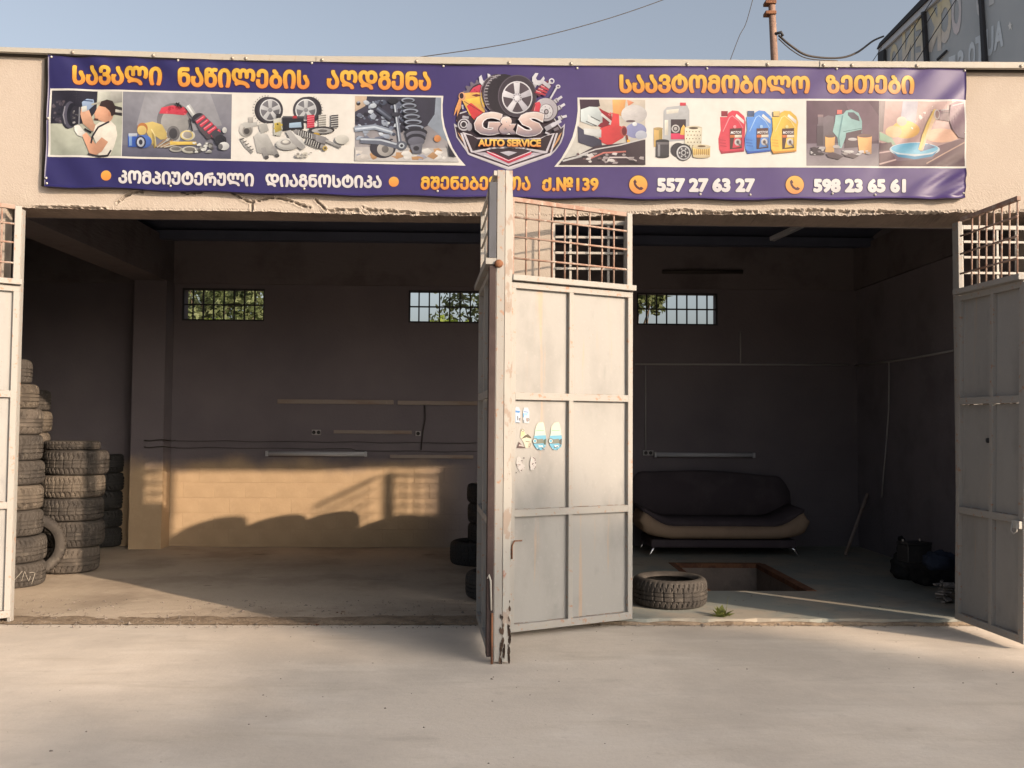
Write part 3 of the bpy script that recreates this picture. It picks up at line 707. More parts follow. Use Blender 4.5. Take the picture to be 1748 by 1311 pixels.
def stack(cx, cy, n, h, labels, group, pool=TY, jit=.012, scs=None, offs=None):
    z = 0.0; hs_ = [tr.uniform(.93, 1.07) for _ in range(n)]; hk_ = n/sum(hs_); h0 = h
    for k in range(n):
        h = h0*hs_[k]*hk_
        s = scs[k] if scs else 1.0; ox = offs[k] if offs else 0
        tyre(pool[tr.randrange(len(pool))], (cx+ox+tr.uniform(-jit, jit), cy+tr.uniform(-jit, jit), z), labels[k], group, sc=s, hz=h/.245); z += h-.001
p = contact(26, 1007); AX, AY = p.x-.065, p.y
words = ['lowest', 'second from the floor', 'third from the floor', 'fourth from the floor', 'fifth from the floor', 'sixth from the floor', 'seventh from the floor', 'eighth from the floor', 'topmost']
stack(AX, AY, 9, .249, ['dusty tyre beside the left gate leaf, '+w_+' of the tall stack' if k else 'dusty tyre with chalk marks at the foot of the tall front stack' for k, w_ in enumerate(words)], 'tyres of the tall front stack',
      scs=[1.02, 1, .98, 1, 1, 1, .98, .96, .92], offs=[.0, .0, -.02, -.03, -.03, -.04, -.06, -.11, -.15])
p = contact(128, 981); CX_, CY_ = p.x-.04, p.y
wc = ['lowest', 'second lowest', 'middle', 'second highest', 'highest full-size']
stack(CX_, CY_, 5, .262, ['worn tyre, '+w_+' of the half-lit stack in the left bay' for w_ in wc], 'tyres of the half-lit stack', scs=[.98, .99, 1.01, 1.03, 1.03], offs=[-.03, 0, .0, .0, .01])
tyre(TY[1], (CX_-.04, CY_+.02, 5*.261), 'narrow tyre lying on top of the half-lit stack', 'tyres of the half-lit stack', sc=.90, hz=.40)
sB = 10.5-7.6; pB = on_y(88, 700, sB)
wb_ = ['topmost', 'second from the top', 'third from the top']
lb = ['tyre mostly hidden in the stack behind the tall front stack']*5+['tyre showing past the tall front stack, third from the top of the rear stack', 'tyre showing past the tall front stack, just below the rear stack\'s top', 'tyre on top of the rear stack, just behind the tall front stack']
stack(pB.x-.345, sB, 8, .247, lb, 'tyres of the rear left stack')
p = contact(171, 936)
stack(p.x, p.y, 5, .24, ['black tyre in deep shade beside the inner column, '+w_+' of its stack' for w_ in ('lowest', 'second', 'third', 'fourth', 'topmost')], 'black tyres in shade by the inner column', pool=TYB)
# upright tyre leaning between the stacks
pl_ = on_y(66, 925, 9.55-7.6)
tyre(TY[3], (pl_.x-.10, pl_.y+.05, .335), 'tyre standing upright, wedged between the two left stacks', None, rot=(math.radians(82), 0, math.radians(28)), sc=1.0)
# behind the edge-on gate leaf
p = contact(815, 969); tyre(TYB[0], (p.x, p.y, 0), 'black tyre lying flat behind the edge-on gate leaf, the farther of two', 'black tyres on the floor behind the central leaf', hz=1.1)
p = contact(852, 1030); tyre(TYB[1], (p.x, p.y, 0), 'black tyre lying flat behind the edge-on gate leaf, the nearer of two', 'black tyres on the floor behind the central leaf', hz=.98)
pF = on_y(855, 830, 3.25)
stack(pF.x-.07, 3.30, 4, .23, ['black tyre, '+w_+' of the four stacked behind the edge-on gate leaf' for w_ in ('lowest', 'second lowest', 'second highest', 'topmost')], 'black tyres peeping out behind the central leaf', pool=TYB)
hl = ['tyre stacked out of sight behind the middle pillar']*9
for (x, y, n, h) in ((.57, .95, 9, .241), (.43, 1.72, 7, .254), (.29, 2.40, 6, .242)):
    stack(x, y, n, h, hl, 'tyres stacked behind the middle pillar')
# the one lying by the right threshold
p = contact(1143, 1043, .33, ZF); tyre(TY[3], (p.x, p.y, ZF), 'single worn tyre lying flat on the threshold beside the central gate leaf', None, rot=(0, 0, 1.1), sc=1.03, hz=.245/.245)
# chalk marks on the lowest tyre of the tall stack
root = [o for o in COL.objects if o.get('label', '').startswith('dusty tyre with chalk')][0]
ck = MB()
def onty(px, py):
    d = ray(px, py).normalized(); c = Vector((root.location.x, root.location.y, 0)); R_ = .320*1.02+.004
    o = CAM-c; a = d.x**2+d.y**2; b_ = 2*(o.x*d.x+o.y*d.y); cc = o.x**2+o.y**2-R_**2
    t = (-b_-math.sqrt(max(0, b_*b_-4*a*cc)))/(2*a); return CAM+d*t
for st_ in ([(25, 990), (32, 982), (38, 975)], [(37, 992), (40, 981), (42, 975), (46, 986), (49, 992), (52, 984)], [(50, 978), (55, 977), (60, 978), (57, 987), (54, 997)]):
    ck.tube([onty(*q) for q in st_], .0026, 5)
bpy.context.view_layer.update()
co = ck.build('chalk_mark', CHALK, None); co.parent = root; co.matrix_parent_inverse = root.matrix_basis.inverted()

# ================================================================== THINGS INSIDE
# sofa
p0 = on_z(1112, 941, ZF); xs0 = on_y(1092, 905, 3.45).x; xs1 = on_y(1381, 905, 3.45).x
SY = 3.45; sx = (xs0+xs1)/2; hwid = (xs1-xs0)/2
sf = thing('sofa', 'low sofa bed with beige upcurved seat edge and dark backrest in the right bay', 'sofa', (sx, SY, ZF))
def zs_(py, y=SY): return on_y(1236, py, y).z-ZF
def upc(t): return max(0, (abs(t)-.62)/.38)**1.6
vs = []; fs = []; n = 40
zb0, zt0 = zs_(922), zs_(899)
for i in range(n+1):
    t = -1+2*i/n; x = t*hwid*.995
    e = math.sqrt(max(0, 1-max(0, (abs(t)-.90)/.10)**2))
    lo = zb0+upc(t)*.10; hi = zt0+upc(t)*.19
    m_ = (lo+hi)/2; h_ = (hi-lo)/2*max(.12, e)*(1+.35*upc(t))
    for (yy, zz) in ((.0, m_-h_*.8), (-.035, m_-h_*.3), (-.035, m_+h_*.5), (.03, m_+h_), (.75, m_+h_*1.0), (.80, m_-h_*.8)):
        vs.append((x, yy, zz))
for i in range(n):
    for q in range(6):
        a = i*6+q; c = i*6+(q+1) % 6; fs.append((a, c, c+6, a+6))
fs += [tuple(range(6)), tuple(n*6+q for q in reversed(range(6)))]
b = MB(); b.add(vs, fs, True); b.build('seat', SOFAB, sf)
# dark top cushion on the seat
vs = []; fs = []
for i in range(n+1):
    t = -1+2*i/n; x = t*hwid*.96; hi = zt0+upc(t)*.19+.010; k_ = .05*math.sqrt(max(.02, 1-t**8))
    for (yy, zz) in ((.035, hi-.02), (.04, hi+k_), (.70, hi+k_+.02), (.74, hi-.02)): vs.append((x, yy, zz))
for i in range(n):
    for q in range(4):
        a = i*4+q; c = i*4+(q+1) % 4; fs.append((a, c, c+4, a+4))
fs += [(0, 1, 2, 3), (n*4+3, n*4+2, n*4+1, n*4)]
b = MB(); b.add(vs, fs, True); b.build('seat_cushion', SOFAD, sf)
vs = []; fs = []
for i in range(n+1):
    t = -1+2*i/n; x = t*hwid*1.0; zt_ = .98-.03*t+.035*math.cos(t*3.14*1.0)*.6-.16*max(0, (abs(t)-.86)/.14)**2
    zb_ = .30+upc(t)*.12
    for (yy, zz) in ((.62, zb_), (.70, zt_-.03), (.78, zt_), (.86, zt_-.02), (.82, zb_)): vs.append((x, yy, zz))
for i in range(n):
    for q in range(5):
        a = i*5+q; c = i*5+(q+1) % 5; fs.append((a, c, c+5, a+5))
fs += [tuple(range(5)), tuple(n*5+q for q in reversed(range(5)))]
b = MB(); b.add(vs, fs, True); b.build('backrest', SOFAD, sf)
b = MB(); b.box(-hwid*.86, hwid*.86, .03, .78, zs_(936), zb0-.004, .012); b.build('base', SOFAD, sf)
for sgn in (-1, 1):
    for yy in (.04, .70):
        b = MB(); x = sgn*hwid*.86
        b.tube([(x-sgn*.07, yy+.02, zs_(934)), (x-sgn*.02, yy, .085), (x+sgn*.01, yy-.01, .035), (x+sgn*.015, yy-.01, .003)], [.018, .014, .011, .012], 10); b.build('leg', CHROME, sf)

def wallthing(name, label, cat, px0, py0, px1, py1, dep, m, y=YB-.012, bev=.003, group=None, parts=None):
    a = on_y(px0, py1, y); c = on_y(px1, py0, y)
    b = MB(); b.box(-abs(c.x-a.x)/2, abs(c.x-a.x)/2, -dep, 0, -(c.z-a.z)/2, (c.z-a.z)/2, bev)
    o = b.build(name, m, None, loc=((a.x+c.x)/2, y, (a.z+c.z)/2)); tag(o, label, cat, group); return o, (c.x-a.x), (c.z-a.z)
yl = YB-.008
# tube lamps
def lamp(px0, px1, pyc, label, dia=8, m=PLAST, name='tube_lamp', yy=YB-.01):
    a = on_y(px0, pyc, yy); c = on_y(px1, pyc, yy); W = c.x-a.x
    t = thing(name, label, 'lamp', ((a.x+c.x)/2, yy, a.z), group='unlit tube lamps')
    b = MB(); b.box(-W/2, W/2, -.03, 0, -.028, .028, .004); b.build('housing', m, t)
    b = MB(); b.lathe([(0, -W/2+.03), (.030, -W/2+.031), (.030, W/2-.031), (0, W/2-.03)], 14, 'x', (0, -.04, 0)); b.build('diffuser', m, t)
    for s in (-1, 1):
        b = MB(); b.box(s*W/2-.03 if s > 0 else s*W/2, s*W/2 if s > 0 else s*W/2+.03, -.072, -.001, -.034, .034, .004); b.build('end_cap', m, t)
    return t
lamp(455, 627, 774, 'white unlit tube lamp low on the back wall of the left bay')
lamp(1116, 1287, 776, 'white unlit tube lamp low on the back wall above the sofa')
# ceiling batten in the right bay
v0 = on_y(1316, 410, 2.6); 
z_at = lambda y: zr0+(zr1-zr0)*(y-WT)/(YB-WT)-.13
def hit_roof(px, py):
    lo, hi = .4, 4.4
    for _ in range(50):
        m_ = (lo+hi)/2; v = on_y(px, py, m_)
        if v.z > z_at(m_): hi = m_
        else: lo = m_
    return v
q0, q1 = hit_roof(1318, 408), hit_roof(1368, 385)
b = MB(); b.bar(q0, q1, .07, .05); tag(b.build('batten_lamp', PLAST, None), 'unlit strip lamp hanging diagonally under the right bay roof', 'lamp')
b = MB(); a = on_y(1131, 464, YB-.09); c = on_y(1268, 464, YB-.09); b.tube([a, c], .028, 10); tag(b.build('dark_pipe', CABLE, None), 'dark pipe fixed across the beam above the right bay window', 'pipe')
# battens
for (x0, y0, x1, y1, lab) in ((474, 683, 672, 689, 'longer wooden batten high on the left bay back wall'), (679, 685, 815, 691, 'wooden batten reaching behind the central gate leaf'),
                              (570, 735, 703, 740, 'short pale batten above the white tube lamp'), (666, 777, 808, 782, 'lowest thin batten on the left bay back wall')):
    wallthing('wall_batten', lab, 'batten', x0, y0, x1, y1, .022, WOODB, group='battens on the back wall')
def socket(px, py, w_, h_, lab, n):
    a = on_y(px, py, YB-.008); s_ = 1/129.
    t = thing('socket', lab, 'socket', (a.x, YB-.008, a.z), group='sockets on the back wall')
    b = MB(); b.box(-w_*s_/2, w_*s_/2, -.03, 0, -h_*s_/2, h_*s_/2, .004); b.build('plate', GREYP, t)
    for k in range(n):
        b = MB(); b.lathe([(.0, -.031), (.018, -.031), (.021, -.034), (.024, -.031)], 14, 'y', ((k-(n-1)/2)*.062, 0, 0)); b.build('outlet', BLACKP, t)
socket(540.5, 738, 15, 9, 'double socket on the back wall beside the short batten', 2)
socket(714, 740, 9, 8, 'single socket at the right end of the short batten', 1)
socket(1106, 773, 18, 9, 'double socket beside the tube lamp above the sofa', 2)
# conduits
def conduit(name, lab, pts, r, m, group=None, y=YB-.02, wall=True):
    b = MB(); b.tube([on_y(px, py, y) for px, py in pts], r, 7); return tag(b.build(name, m, None), lab, 'conduit' if 'conduit' in name else 'cable', group)
conduit('conduit', 'long horizontal conduit on the right bay back wall', [(1084, 621.5), (1250, 622), (1447, 622.5)], .014, GREYP, 'conduits on the walls')
conduit('conduit', 'vertical conduit dropping to the socket above the sofa', [(1102, 624), (1102, 768)], .010, GREYP, 'conduits on the walls')
conduit('conduit', 'short vertical conduit rising from the long horizontal one', [(1264, 566), (1264, 620)], .010, GREYP, 'conduits on the walls')
xw = XW1-.02
b = MB(); b.tube([on_x(1451, 626, xw), on_x(1520, 617, xw), on_x(1560, 611, xw), on_x(1635, 597, xw)], .013, 7); tag(b.build('conduit', GREYP, None), 'conduit along the right side wall towards the gate', 'conduit', 'conduits on the walls')
b = MB(); b.tube([on_x(1518, 617, xw), on_x(1517, 700, xw), on_x(1512, 770, xw), on_x(1509, 800, xw), on_x(1505, 850, xw)], .010, 7); tag(b.build('hanging_cable', GREYP, None), 'pale cable hanging down the right side wall', 'cable')
rr = random.Random(4)
for k, (yy, lab) in enumerate(((752.5, 'upper of two sagging black cables along the left bay back wall'), (764, 'lower of two sagging black cables along the left bay back wall'))):
    pts = []
    for i in range(60):
        px = 300+i*(520/59); s_ = .9*math.sin(i*.5+k)*(.3+.7*math.sin(i*.13+k)**2)
        pts.append(on_y(px, yy+s_+(px-300)*.008+(3 if k and px > 600 else 0), YB-.02))
    b = MB(); b.tube(pts, .0042, 6); tag(b.build('wall_cable', CABLE, None), lab, 'cable', 'cables on the back wall')
    b = MB(); b.tube([on_y(246+i*6, yy-1+math.sin(i), YB-.32) for i in range(10)], .007, 6); tag(b.build('wall_cable', CABLE, None), 'black cable crossing the inner column, '+('upper' if k == 0 else 'lower')+' of the pair', 'cable', 'cables on the column')
conduit('wall_cable', 'black cable dropping beside the single socket', [(725, 692), (726, 715), (722, 735), (719, 768)], .008, CABLE, 'cables on the back wall', YB-.022)
# leaning bar by the right wall
b = MB(); b.bar(on_y(1481, 843, 4.1), on_z(1443, 948, ZF+.01), .03, .03); tag(b.build('leaning_bar', WOODB, None), 'grey bar leaning in the back right corner', 'bar')
# black sacks and batteries at the right wall
def sack(px, py, r, hz, label, m, seed, z0=ZF, sq=.7):
    c = on_z(px, py, z0); rr = random.Random(seed); bm = bmesh.new(); bmesh.ops.create_icosphere(bm, subdivisions=4, radius=1)
    ph = [rr.uniform(0, 6) for _ in range(6)]
    for v in bm.verts:
        p = v.co.copy(); k = 1+.10*math.sin(p.x*4+ph[0])*math.sin(p.y*5+ph[1])+.05*math.sin(p.z*11+ph[2]+p.x*7)+.03*math.sin(p.y*17+ph[3]+p.z*13)
        q = Vector((math.copysign(abs(p.x)**.75, p.x), math.copysign(abs(p.y)**.75, p.y), math.copysign(abs(p.z)**.8, p.z)))*k
        v.co = Vector((q.x*r, q.y*r*sq, max(-hz*.82, q.z*hz)))
        if p.z > .7: v.co.z += .1*hz*math.sin(p.x*14+ph[4])
    me = bpy.data.meshes.new('sack'); bm.to_mesh(me); bm.free(); me.materials.append(m)
    for f in me.polygons: f.use_smooth = True
    o = link('sack', me, None, (c.x, c.y+r*sq, z0+hz*.82)); tag(o, label, 'sack', 'sacks heaped by the right wall'); return o
def battery(px, py, w_, d_, h_, label, rz=0, z0=ZF):
    c = on_z(px, py, z0); t = thing('car_battery', label, 'battery', (c.x, c.y+d_/2, z0), rz, 'old batteries by the right wall')
    b = MB(); b.box(-w_/2, w_/2, -d_/2, d_/2, 0, h_*.8, .006); b.build('case', BLACKP, t)
    b = MB(); b.box(-w_/2-.004, w_/2+.004, -d_/2-.004, d_/2+.004, h_*.8+.001, h_*.93, .005); b.build('lid', BLACKP, t)
    for s in (-1, 1):
        b = MB(); b.lathe([(.012, h_*.93), (.011, h_*1.03), (0, h_*1.03)], 8, 'z', (s*w_*.36, d_*.25, 0)); b.build('terminal', SCREW, t)
sack(1566, 992, .20, .15, 'black lumpy sack, nearest the middle of the workshop floor', BAGD, 1)
sack(1612, 1003, .24, .17, 'black sack half hidden by the right gate leaf', BAGD, 2)
sack(1580, 962, .22, .19, 'black sack at the back of the heap by the right wall', BAGD, 3)
sack(1612, 975, .14, .09, 'blue sack lying on top of the black heap', BAGB, 4, z0=ZF+.27)
battery(1568, 960, .26, .17, .20, 'black battery perched on the back of the heap', .2, ZF+.30)
b = MB(); rr = random.Random(9)
for k in range(26):
    c = on_z(1618+rr.uniform(-11, 12), 1030+rr.uniform(-6, 3), ZF)+Vector((0, .05, rr.uniform(.01, .17)))
    m_ = Matrix.Translation(c) @ Matrix.Rotation(rr.uniform(0, 6), 4, 'Z') @ Matrix.Rotation(rr.uniform(-.7, .7), 4, 'X')
    b.box(-rr.uniform(.02, .06), rr.uniform(.02, .06), -rr.uniform(.01, .03), rr.uniform(.01, .04), -.007, .007, 0, m_)
tag(b.build('scrap_heap', RAG, None, kind='stuff'), 'small heap of grey scraps at the foot of the right gate leaf', 'scrap')
# floor marks
def ribbon(name, pts, wd, m, z, lab, cat):
    b = MB(); P_ = [on_z(px, py, z) for px, py in pts]; vs = []; rr = random.Random(2)
    for i, p in enumerate(P_):
        t = (P_[min(i+1, len(P_)-1)]-P_[max(0, i-1)]).normalized(); s_ = Vector((-t.y, t.x, 0))*wd/2*rr.uniform(.6, 1.2); vs += [p+s_, p-s_]
    b.add(vs, [(2*i, 2*i+1, 2*i+3, 2*i+2) for i in range(len(P_)-1)]); return tag(b.build(name, m, None, fix=False), lab, cat, kind='structure')
ribbon('floor_line', [(1263+i*6.6, 1010+i*.87) for i in range(21)], .016, WPAINT, ZF+.004, 'thin white painted line on the green floor', 'line')
ribbon('floor_line', [(1500+i*7, 1041+i*.9) for i in range(15)], .012, WPAINT, ZF+.004, 'faint white scrape near the threshold', 'line')
# weed
wd = on_z(1231, 1061, -.01); wt = thing('weed', 'small bright green weed growing in the kerb crack of the right opening', 'plant', wd)
rr = random.Random(5)
for k in range(30):
    a = rr.uniform(0, 6.28); L = rr.uniform(.07, .15); e = rr.uniform(.35, 1.3); b = MB()
    dx, dy = math.cos(a), math.sin(a)*.6; tip = Vector((dx*L*math.cos(e), dy*L*math.cos(e), L*math.sin(e)+.02)); s_ = Vector((-dy, dx, .2)).normalized()*rr.uniform(.014, .024)
    base = tip*.15; mid_ = tip*.6+Vector((0, 0, .012))
    b.add([base, mid_+s_, tip-Vector((0, 0, .01)), mid_-s_, mid_-Vector((0, 0, .004))], [(0, 1, 4), (1, 2, 4), (2, 3, 4), (3, 0, 4)]); b.build('leaf', WEED, wt, fix=False)
b = MB(); b.tube([(.02, 0, 0), (.045, 0, .10), (.06, 0, .21)], [.003, .002, .001], 5); b.build('stem', WEED, wt)
rr = random.Random(6)
b = MB()
for (px, py, n_) in ((535, 1067, 9), (585, 1047, 7), (1075, 1056, 5)):
    for k in range(n_):
        c = on_z(px+rr.uniform(-10, 10), py+rr.uniform(-2, 2), .004); a = rr.uniform(0, 6); s_ = rr.uniform(.008, .02)
        b.add([c+Vector((math.cos(a)*s_, math.sin(a)*s_, .002)), c+Vector((-math.sin(a)*s_*.5, math.cos(a)*s_*.5, .012)), c+Vector((-math.cos(a)*s_, -math.sin(a)*s_, .003))], [(0, 1, 2)])
tag(b.build('dry_leaves', RUST, None, kind='stuff', fix=False), 'scraps of dry leaves on the left threshold', 'leaves')

# ================================================================== BEYOND THE BUILDING
# pole with its wires
Yp = 9.0
pa = on_y(1322, 104, Yp); pt = on_y(1314, -60, Yp)
po = thing('utility_pole', 'rusty brown utility pole with cables behind the roof', 'pole', (pa.x, Yp, 0))
def loc_(v): return Vector(v)-Vector((pa.x, Yp, 0))
b = MB(); b.tube([(.02, 0, -.1), loc_(pa), loc_(pt)], [.085, .068, .06], 12); b.build('pole_shaft', POLEM, po)
for py in (6, 24):
    c = loc_(on_y(1314, py, Yp)); b = MB(); b.box(c.x-.10, c.x+.10, c.y-.09, c.y+.09, c.z-.03, c.z+.03, .006); b.build('clamp', RUST, po)
c = loc_(on_y(1331, 60, Yp)); b = MB(); b.tube([c+Vector((-.1, -.05, 0)), c+Vector((0, -.08, .02)), c+Vector((.03, -.08, -.05))], .03, 8); b.build('insulator', DKMET, po)
def wire(lab, pts, r, m=CABLE, n=24):
    P_ = [on_y(x, y, d) for x, y, d in pts]; out = []
    for i in range(len(P_)-1):
        a, c = P_[i], P_[i+1]; p_ = P_[max(0, i-1)]; q = P_[min(len(P_)-1, i+2)]
        for k in range(n):
            t = k/n; out.append(.5*((2*a)+(c-p_)*t+(2*p_-5*a+4*c-q)*t*t+(-p_+3*a-3*c+q)*t**3))
    out.append(P_[-1]); b = MB(); b.tube(out, r, 6); return tag(b.build('overhead_wire', m, None), lab, 'wire', 'wires above the roof')
wire('long thin wire sloping up over the roof to the top of the photo', [(640, 108, 9), (713, 98, 9), (870, 74, 9.5), (1010, 40, 10), (1131, 0, 10.5), (1240, -45, 11)], .008)
wire('thin wire dropping steeply left of the utility pole', [(1243, 112, 9), (1262, 62, 9), (1274, 38, 9), (1290, -20, 9)], .007)
wire('thick twisted cable looping from the pole to the dark sign', [(1329, 60, 9), (1350, 78, 9), (1380, 95, 9.2), (1430, 99, 9.8), (1462, 90, 10.6), (1490, 70, 12), (1508, 62, 13)], .021)
wire('thinner cable hanging under the thick looping one', [(1329, 66, 9), (1352, 86, 9), (1380, 100, 9.1), (1430, 104, 9.6)], .010)
wire('short wire dropping from the sign corner to the roof', [(1505, 80, 13), (1496, 95, 12.5), (1486, 110, 12)], .008)

# big sign seen from behind
n_ = Vector((1, .288, 0)).normalized()          # plane normal of the sign
p0_ = Vector((9.7, 12.4, 0))
def SB(px, py, off=0.0): return on_plane(px, py, p0_-n_*off, n_)
bb = thing('billboard', 'large grey sign with reversed pale letters and black struts behind the roof', 'sign', (0, 0, 0))
def bprism(pts, name, m, d0, th, par=bb):
    b = MB(); b.prism([SB(x, y, d0) for x, y in pts], -n_*th); return b.build(name, m, par)
bprism([(1506, 160), (1506, 90), (1603, -2), (1700, -100), (1900, -260), (1990, -260), (1990, 160)], 'sign_face', BILLM, -.06, .05)
bprism([(1502, 85), (1590, 0), (1690, -97), (1708, -97), (1603, 0), (1503, 93)], 'white_trim', WHMET, .0, .06)
bprism([(1507, 74), (1578, 0), (1670, -97), (1690, -97), (1590, 0), (1502, 85)], 'dark_border', DKMET, .0, .10)
bprism([(1503, 91), (1513, 85), (1513, 150), (1503, 150)], 'strut', DKMET, .02, .08)
bprism([(1577, 22), (1581, 20), (1590, 150), (1584, 150)], 'strut', DKMET, .01, .08)
bprism([(1673, -40), (1677, -42), (1690, 150), (1683, 150)], 'strut', DKMET, .01, .08)
bprism([(1600, 101), (1617, 85), (1618, 87), (1601, 104)], 'rod', DKMET, .01, .03)
for (a, c) in (((1518, 103), (1597, 0)), ((1538, 103), (1598, 22)), ((1560, 103), (1637, 0))):
    b = MB(); b.tube([SB(a[0], a[1]+8, .12), SB(c[0], c[1]-9, .12)], .010, 5); b.build('stay_wire', DKMET, bb)
for x in (1530, 1690, 1900):
    v = SB(x, 150, -.2); b = MB(); b.box(v.x-.07, v.x+.07, v.y-.07, v.y+.07, 0, v.z, .01); b.build('sign_leg', DKMET, bb)

# trees
def tree(name, loc, h, crown, n, leaf, lm, label, group, seed, trunk=.12, clumps=60, flat=.8, shell=.35):
    """crown = (centre height, radius xy, radius z)"""
    rr = random.Random(seed); t = thing(name, label, 'tree', loc, group=group)
    cz, rx, rz = crown; b = MB()
    b.tube([(0, 0, -.1), (.03*h, .01*h, h*.3), (-.01*h, .02*h, h*.55), (.01*h, -.01*h, h*.8)], [trunk, trunk*.75, trunk*.5, trunk*.15], 9)
    cl = []
    for k in range(clumps):
        while True:
            v = Vector((rr.uniform(-1, 1), rr.uniform(-1, 1), rr.uniform(-1, 1)))
            if v.length < 1 and (v.length > shell or rr.random() < .3): break
        c = Vector((v.x*rx, v.y*rx, cz+v.z*rz)); cl.append((c, rr.uniform(.5, 1.25)))
        if k % 3 == 0: 
            s0 = Vector((0, 0, h*rr.uniform(.3, .6))); b.tube([s0, s0.lerp(c, .5)+Vector((0, 0, -.1)), c], [trunk*.28, trunk*.15, trunk*.04], 5)
    b.build('trunk', BARK, t)
    npr = np.random.default_rng(seed); per = n//clumps; V = []
    for c, s_ in cl:
        r_ = rx*.30*s_
        P_ = npr.normal(0, 1, (per, 3)); P_ /= np.linalg.norm(P_, axis=1)[:, None]; P_ *= (npr.random(per)**.45)[:, None]*r_; P_[:, 2] *= flat
        P_ += np.array(c)
        a = npr.normal(0, 1, (per, 3)); a /= np.linalg.norm(a, axis=1)[:, None]; d = np.cross(a, npr.normal(0, 1, (per, 3))); d /= np.linalg.norm(d, axis=1)[:, None]
        sz = leaf*npr.uniform(.6, 1.3, (per, 1))
        V.append(np.stack([P_-a*sz, P_+d*sz*.45, P_+a*sz, P_-d*sz*.45], 1).reshape(-1, 3))
    V = np.concatenate(V); me = bpy.data.meshes.new('crown'); nf = len(V)//4
    me.vertices.add(len(V)); me.vertices.foreach_set('co', V.ravel()); me.loops.add(nf*4); me.loops.foreach_set('vertex_index', np.arange(nf*4)); me.polygons.add(nf)
    me.polygons.foreach_set('loop_start', np.arange(0, nf*4, 4)); me.update(calc_edges=True); me.materials.append(lm); link('crown', me, t)
    return t
def behind(px, Y): return Vector((on_y(px, 520, Y).x, Y, 0))
tree('tree', behind(345, 13), 6.0, (4.3, 1.5, 1.7), 5000, .10, LEAFG, 'dark leafy tree seen through the leftmost rear window', 'trees behind the building', 1)
tree('tree', behind(440, 16), 6.5, (4.8, 1.7, 1.5), 3800, .10, LEAFG, 'greyish tree at the right side of the leftmost rear window', 'trees behind the building', 2)
tree('bush', behind(362, 9.5), 3.6, (2.75, .8, .85), 4000, .07, LEAFY, 'bright green bush low in the leftmost rear window', 'bushes behind the building', 3)
tree('bush', behind(770, 9.5), 3.7, (2.75, .85, .82), 4200, .07, LEAFY, 'bright green bush low in the middle rear window', 'bushes behind the building', 4)
tree('tree', behind(845, 14), 6.2, (4.7, 1.5, 1.2), 2600, .09, LEAFG, 'tree behind the right half of the middle rear window', 'trees behind the building', 5)
tree('tree', behind(1085, 12), 6.0, (4.75, .75, .8), 2600, .09, LEAFG, 'tree branch in the upper left corner of the right rear window', 'trees behind the building', 6)
# what shades the yard: street trees on the sun's side, behind the camera
sh = Vector((math.sin(SUN_AZ), -math.cos(SUN_AZ), 0)); sp = Vector((math.cos(SUN_AZ), math.sin(SUN_AZ), 0))
TANE = math.tan(SUN_EL)
def shader_tree(u, top, rx, rz, s, n, seed, clumps=70, leaf=.16):
    c = sh*s+sp*u; zc = TANE*s+top-rz
    tree('street_tree', (c.x, c.y, 0), zc+rz, (zc, rx, rz), n, leaf, LEAFG, 'street tree standing behind the photographer, out of the photo', 'street trees across the yard', seed, .2, clumps, .8, .1)
shader_tree(-.05, .85, 1.2, 1.8, 42, 11000, 31)
shader_tree(-1.9, .12, 1.6, 1.4, 44, 7500, 32)
shader_tree(-4.2, -.1, 1.9, 1.3, 43, 5200, 33)
shader_tree(-.9, -.9, 2.2, 1.2, 45, 8000, 34)

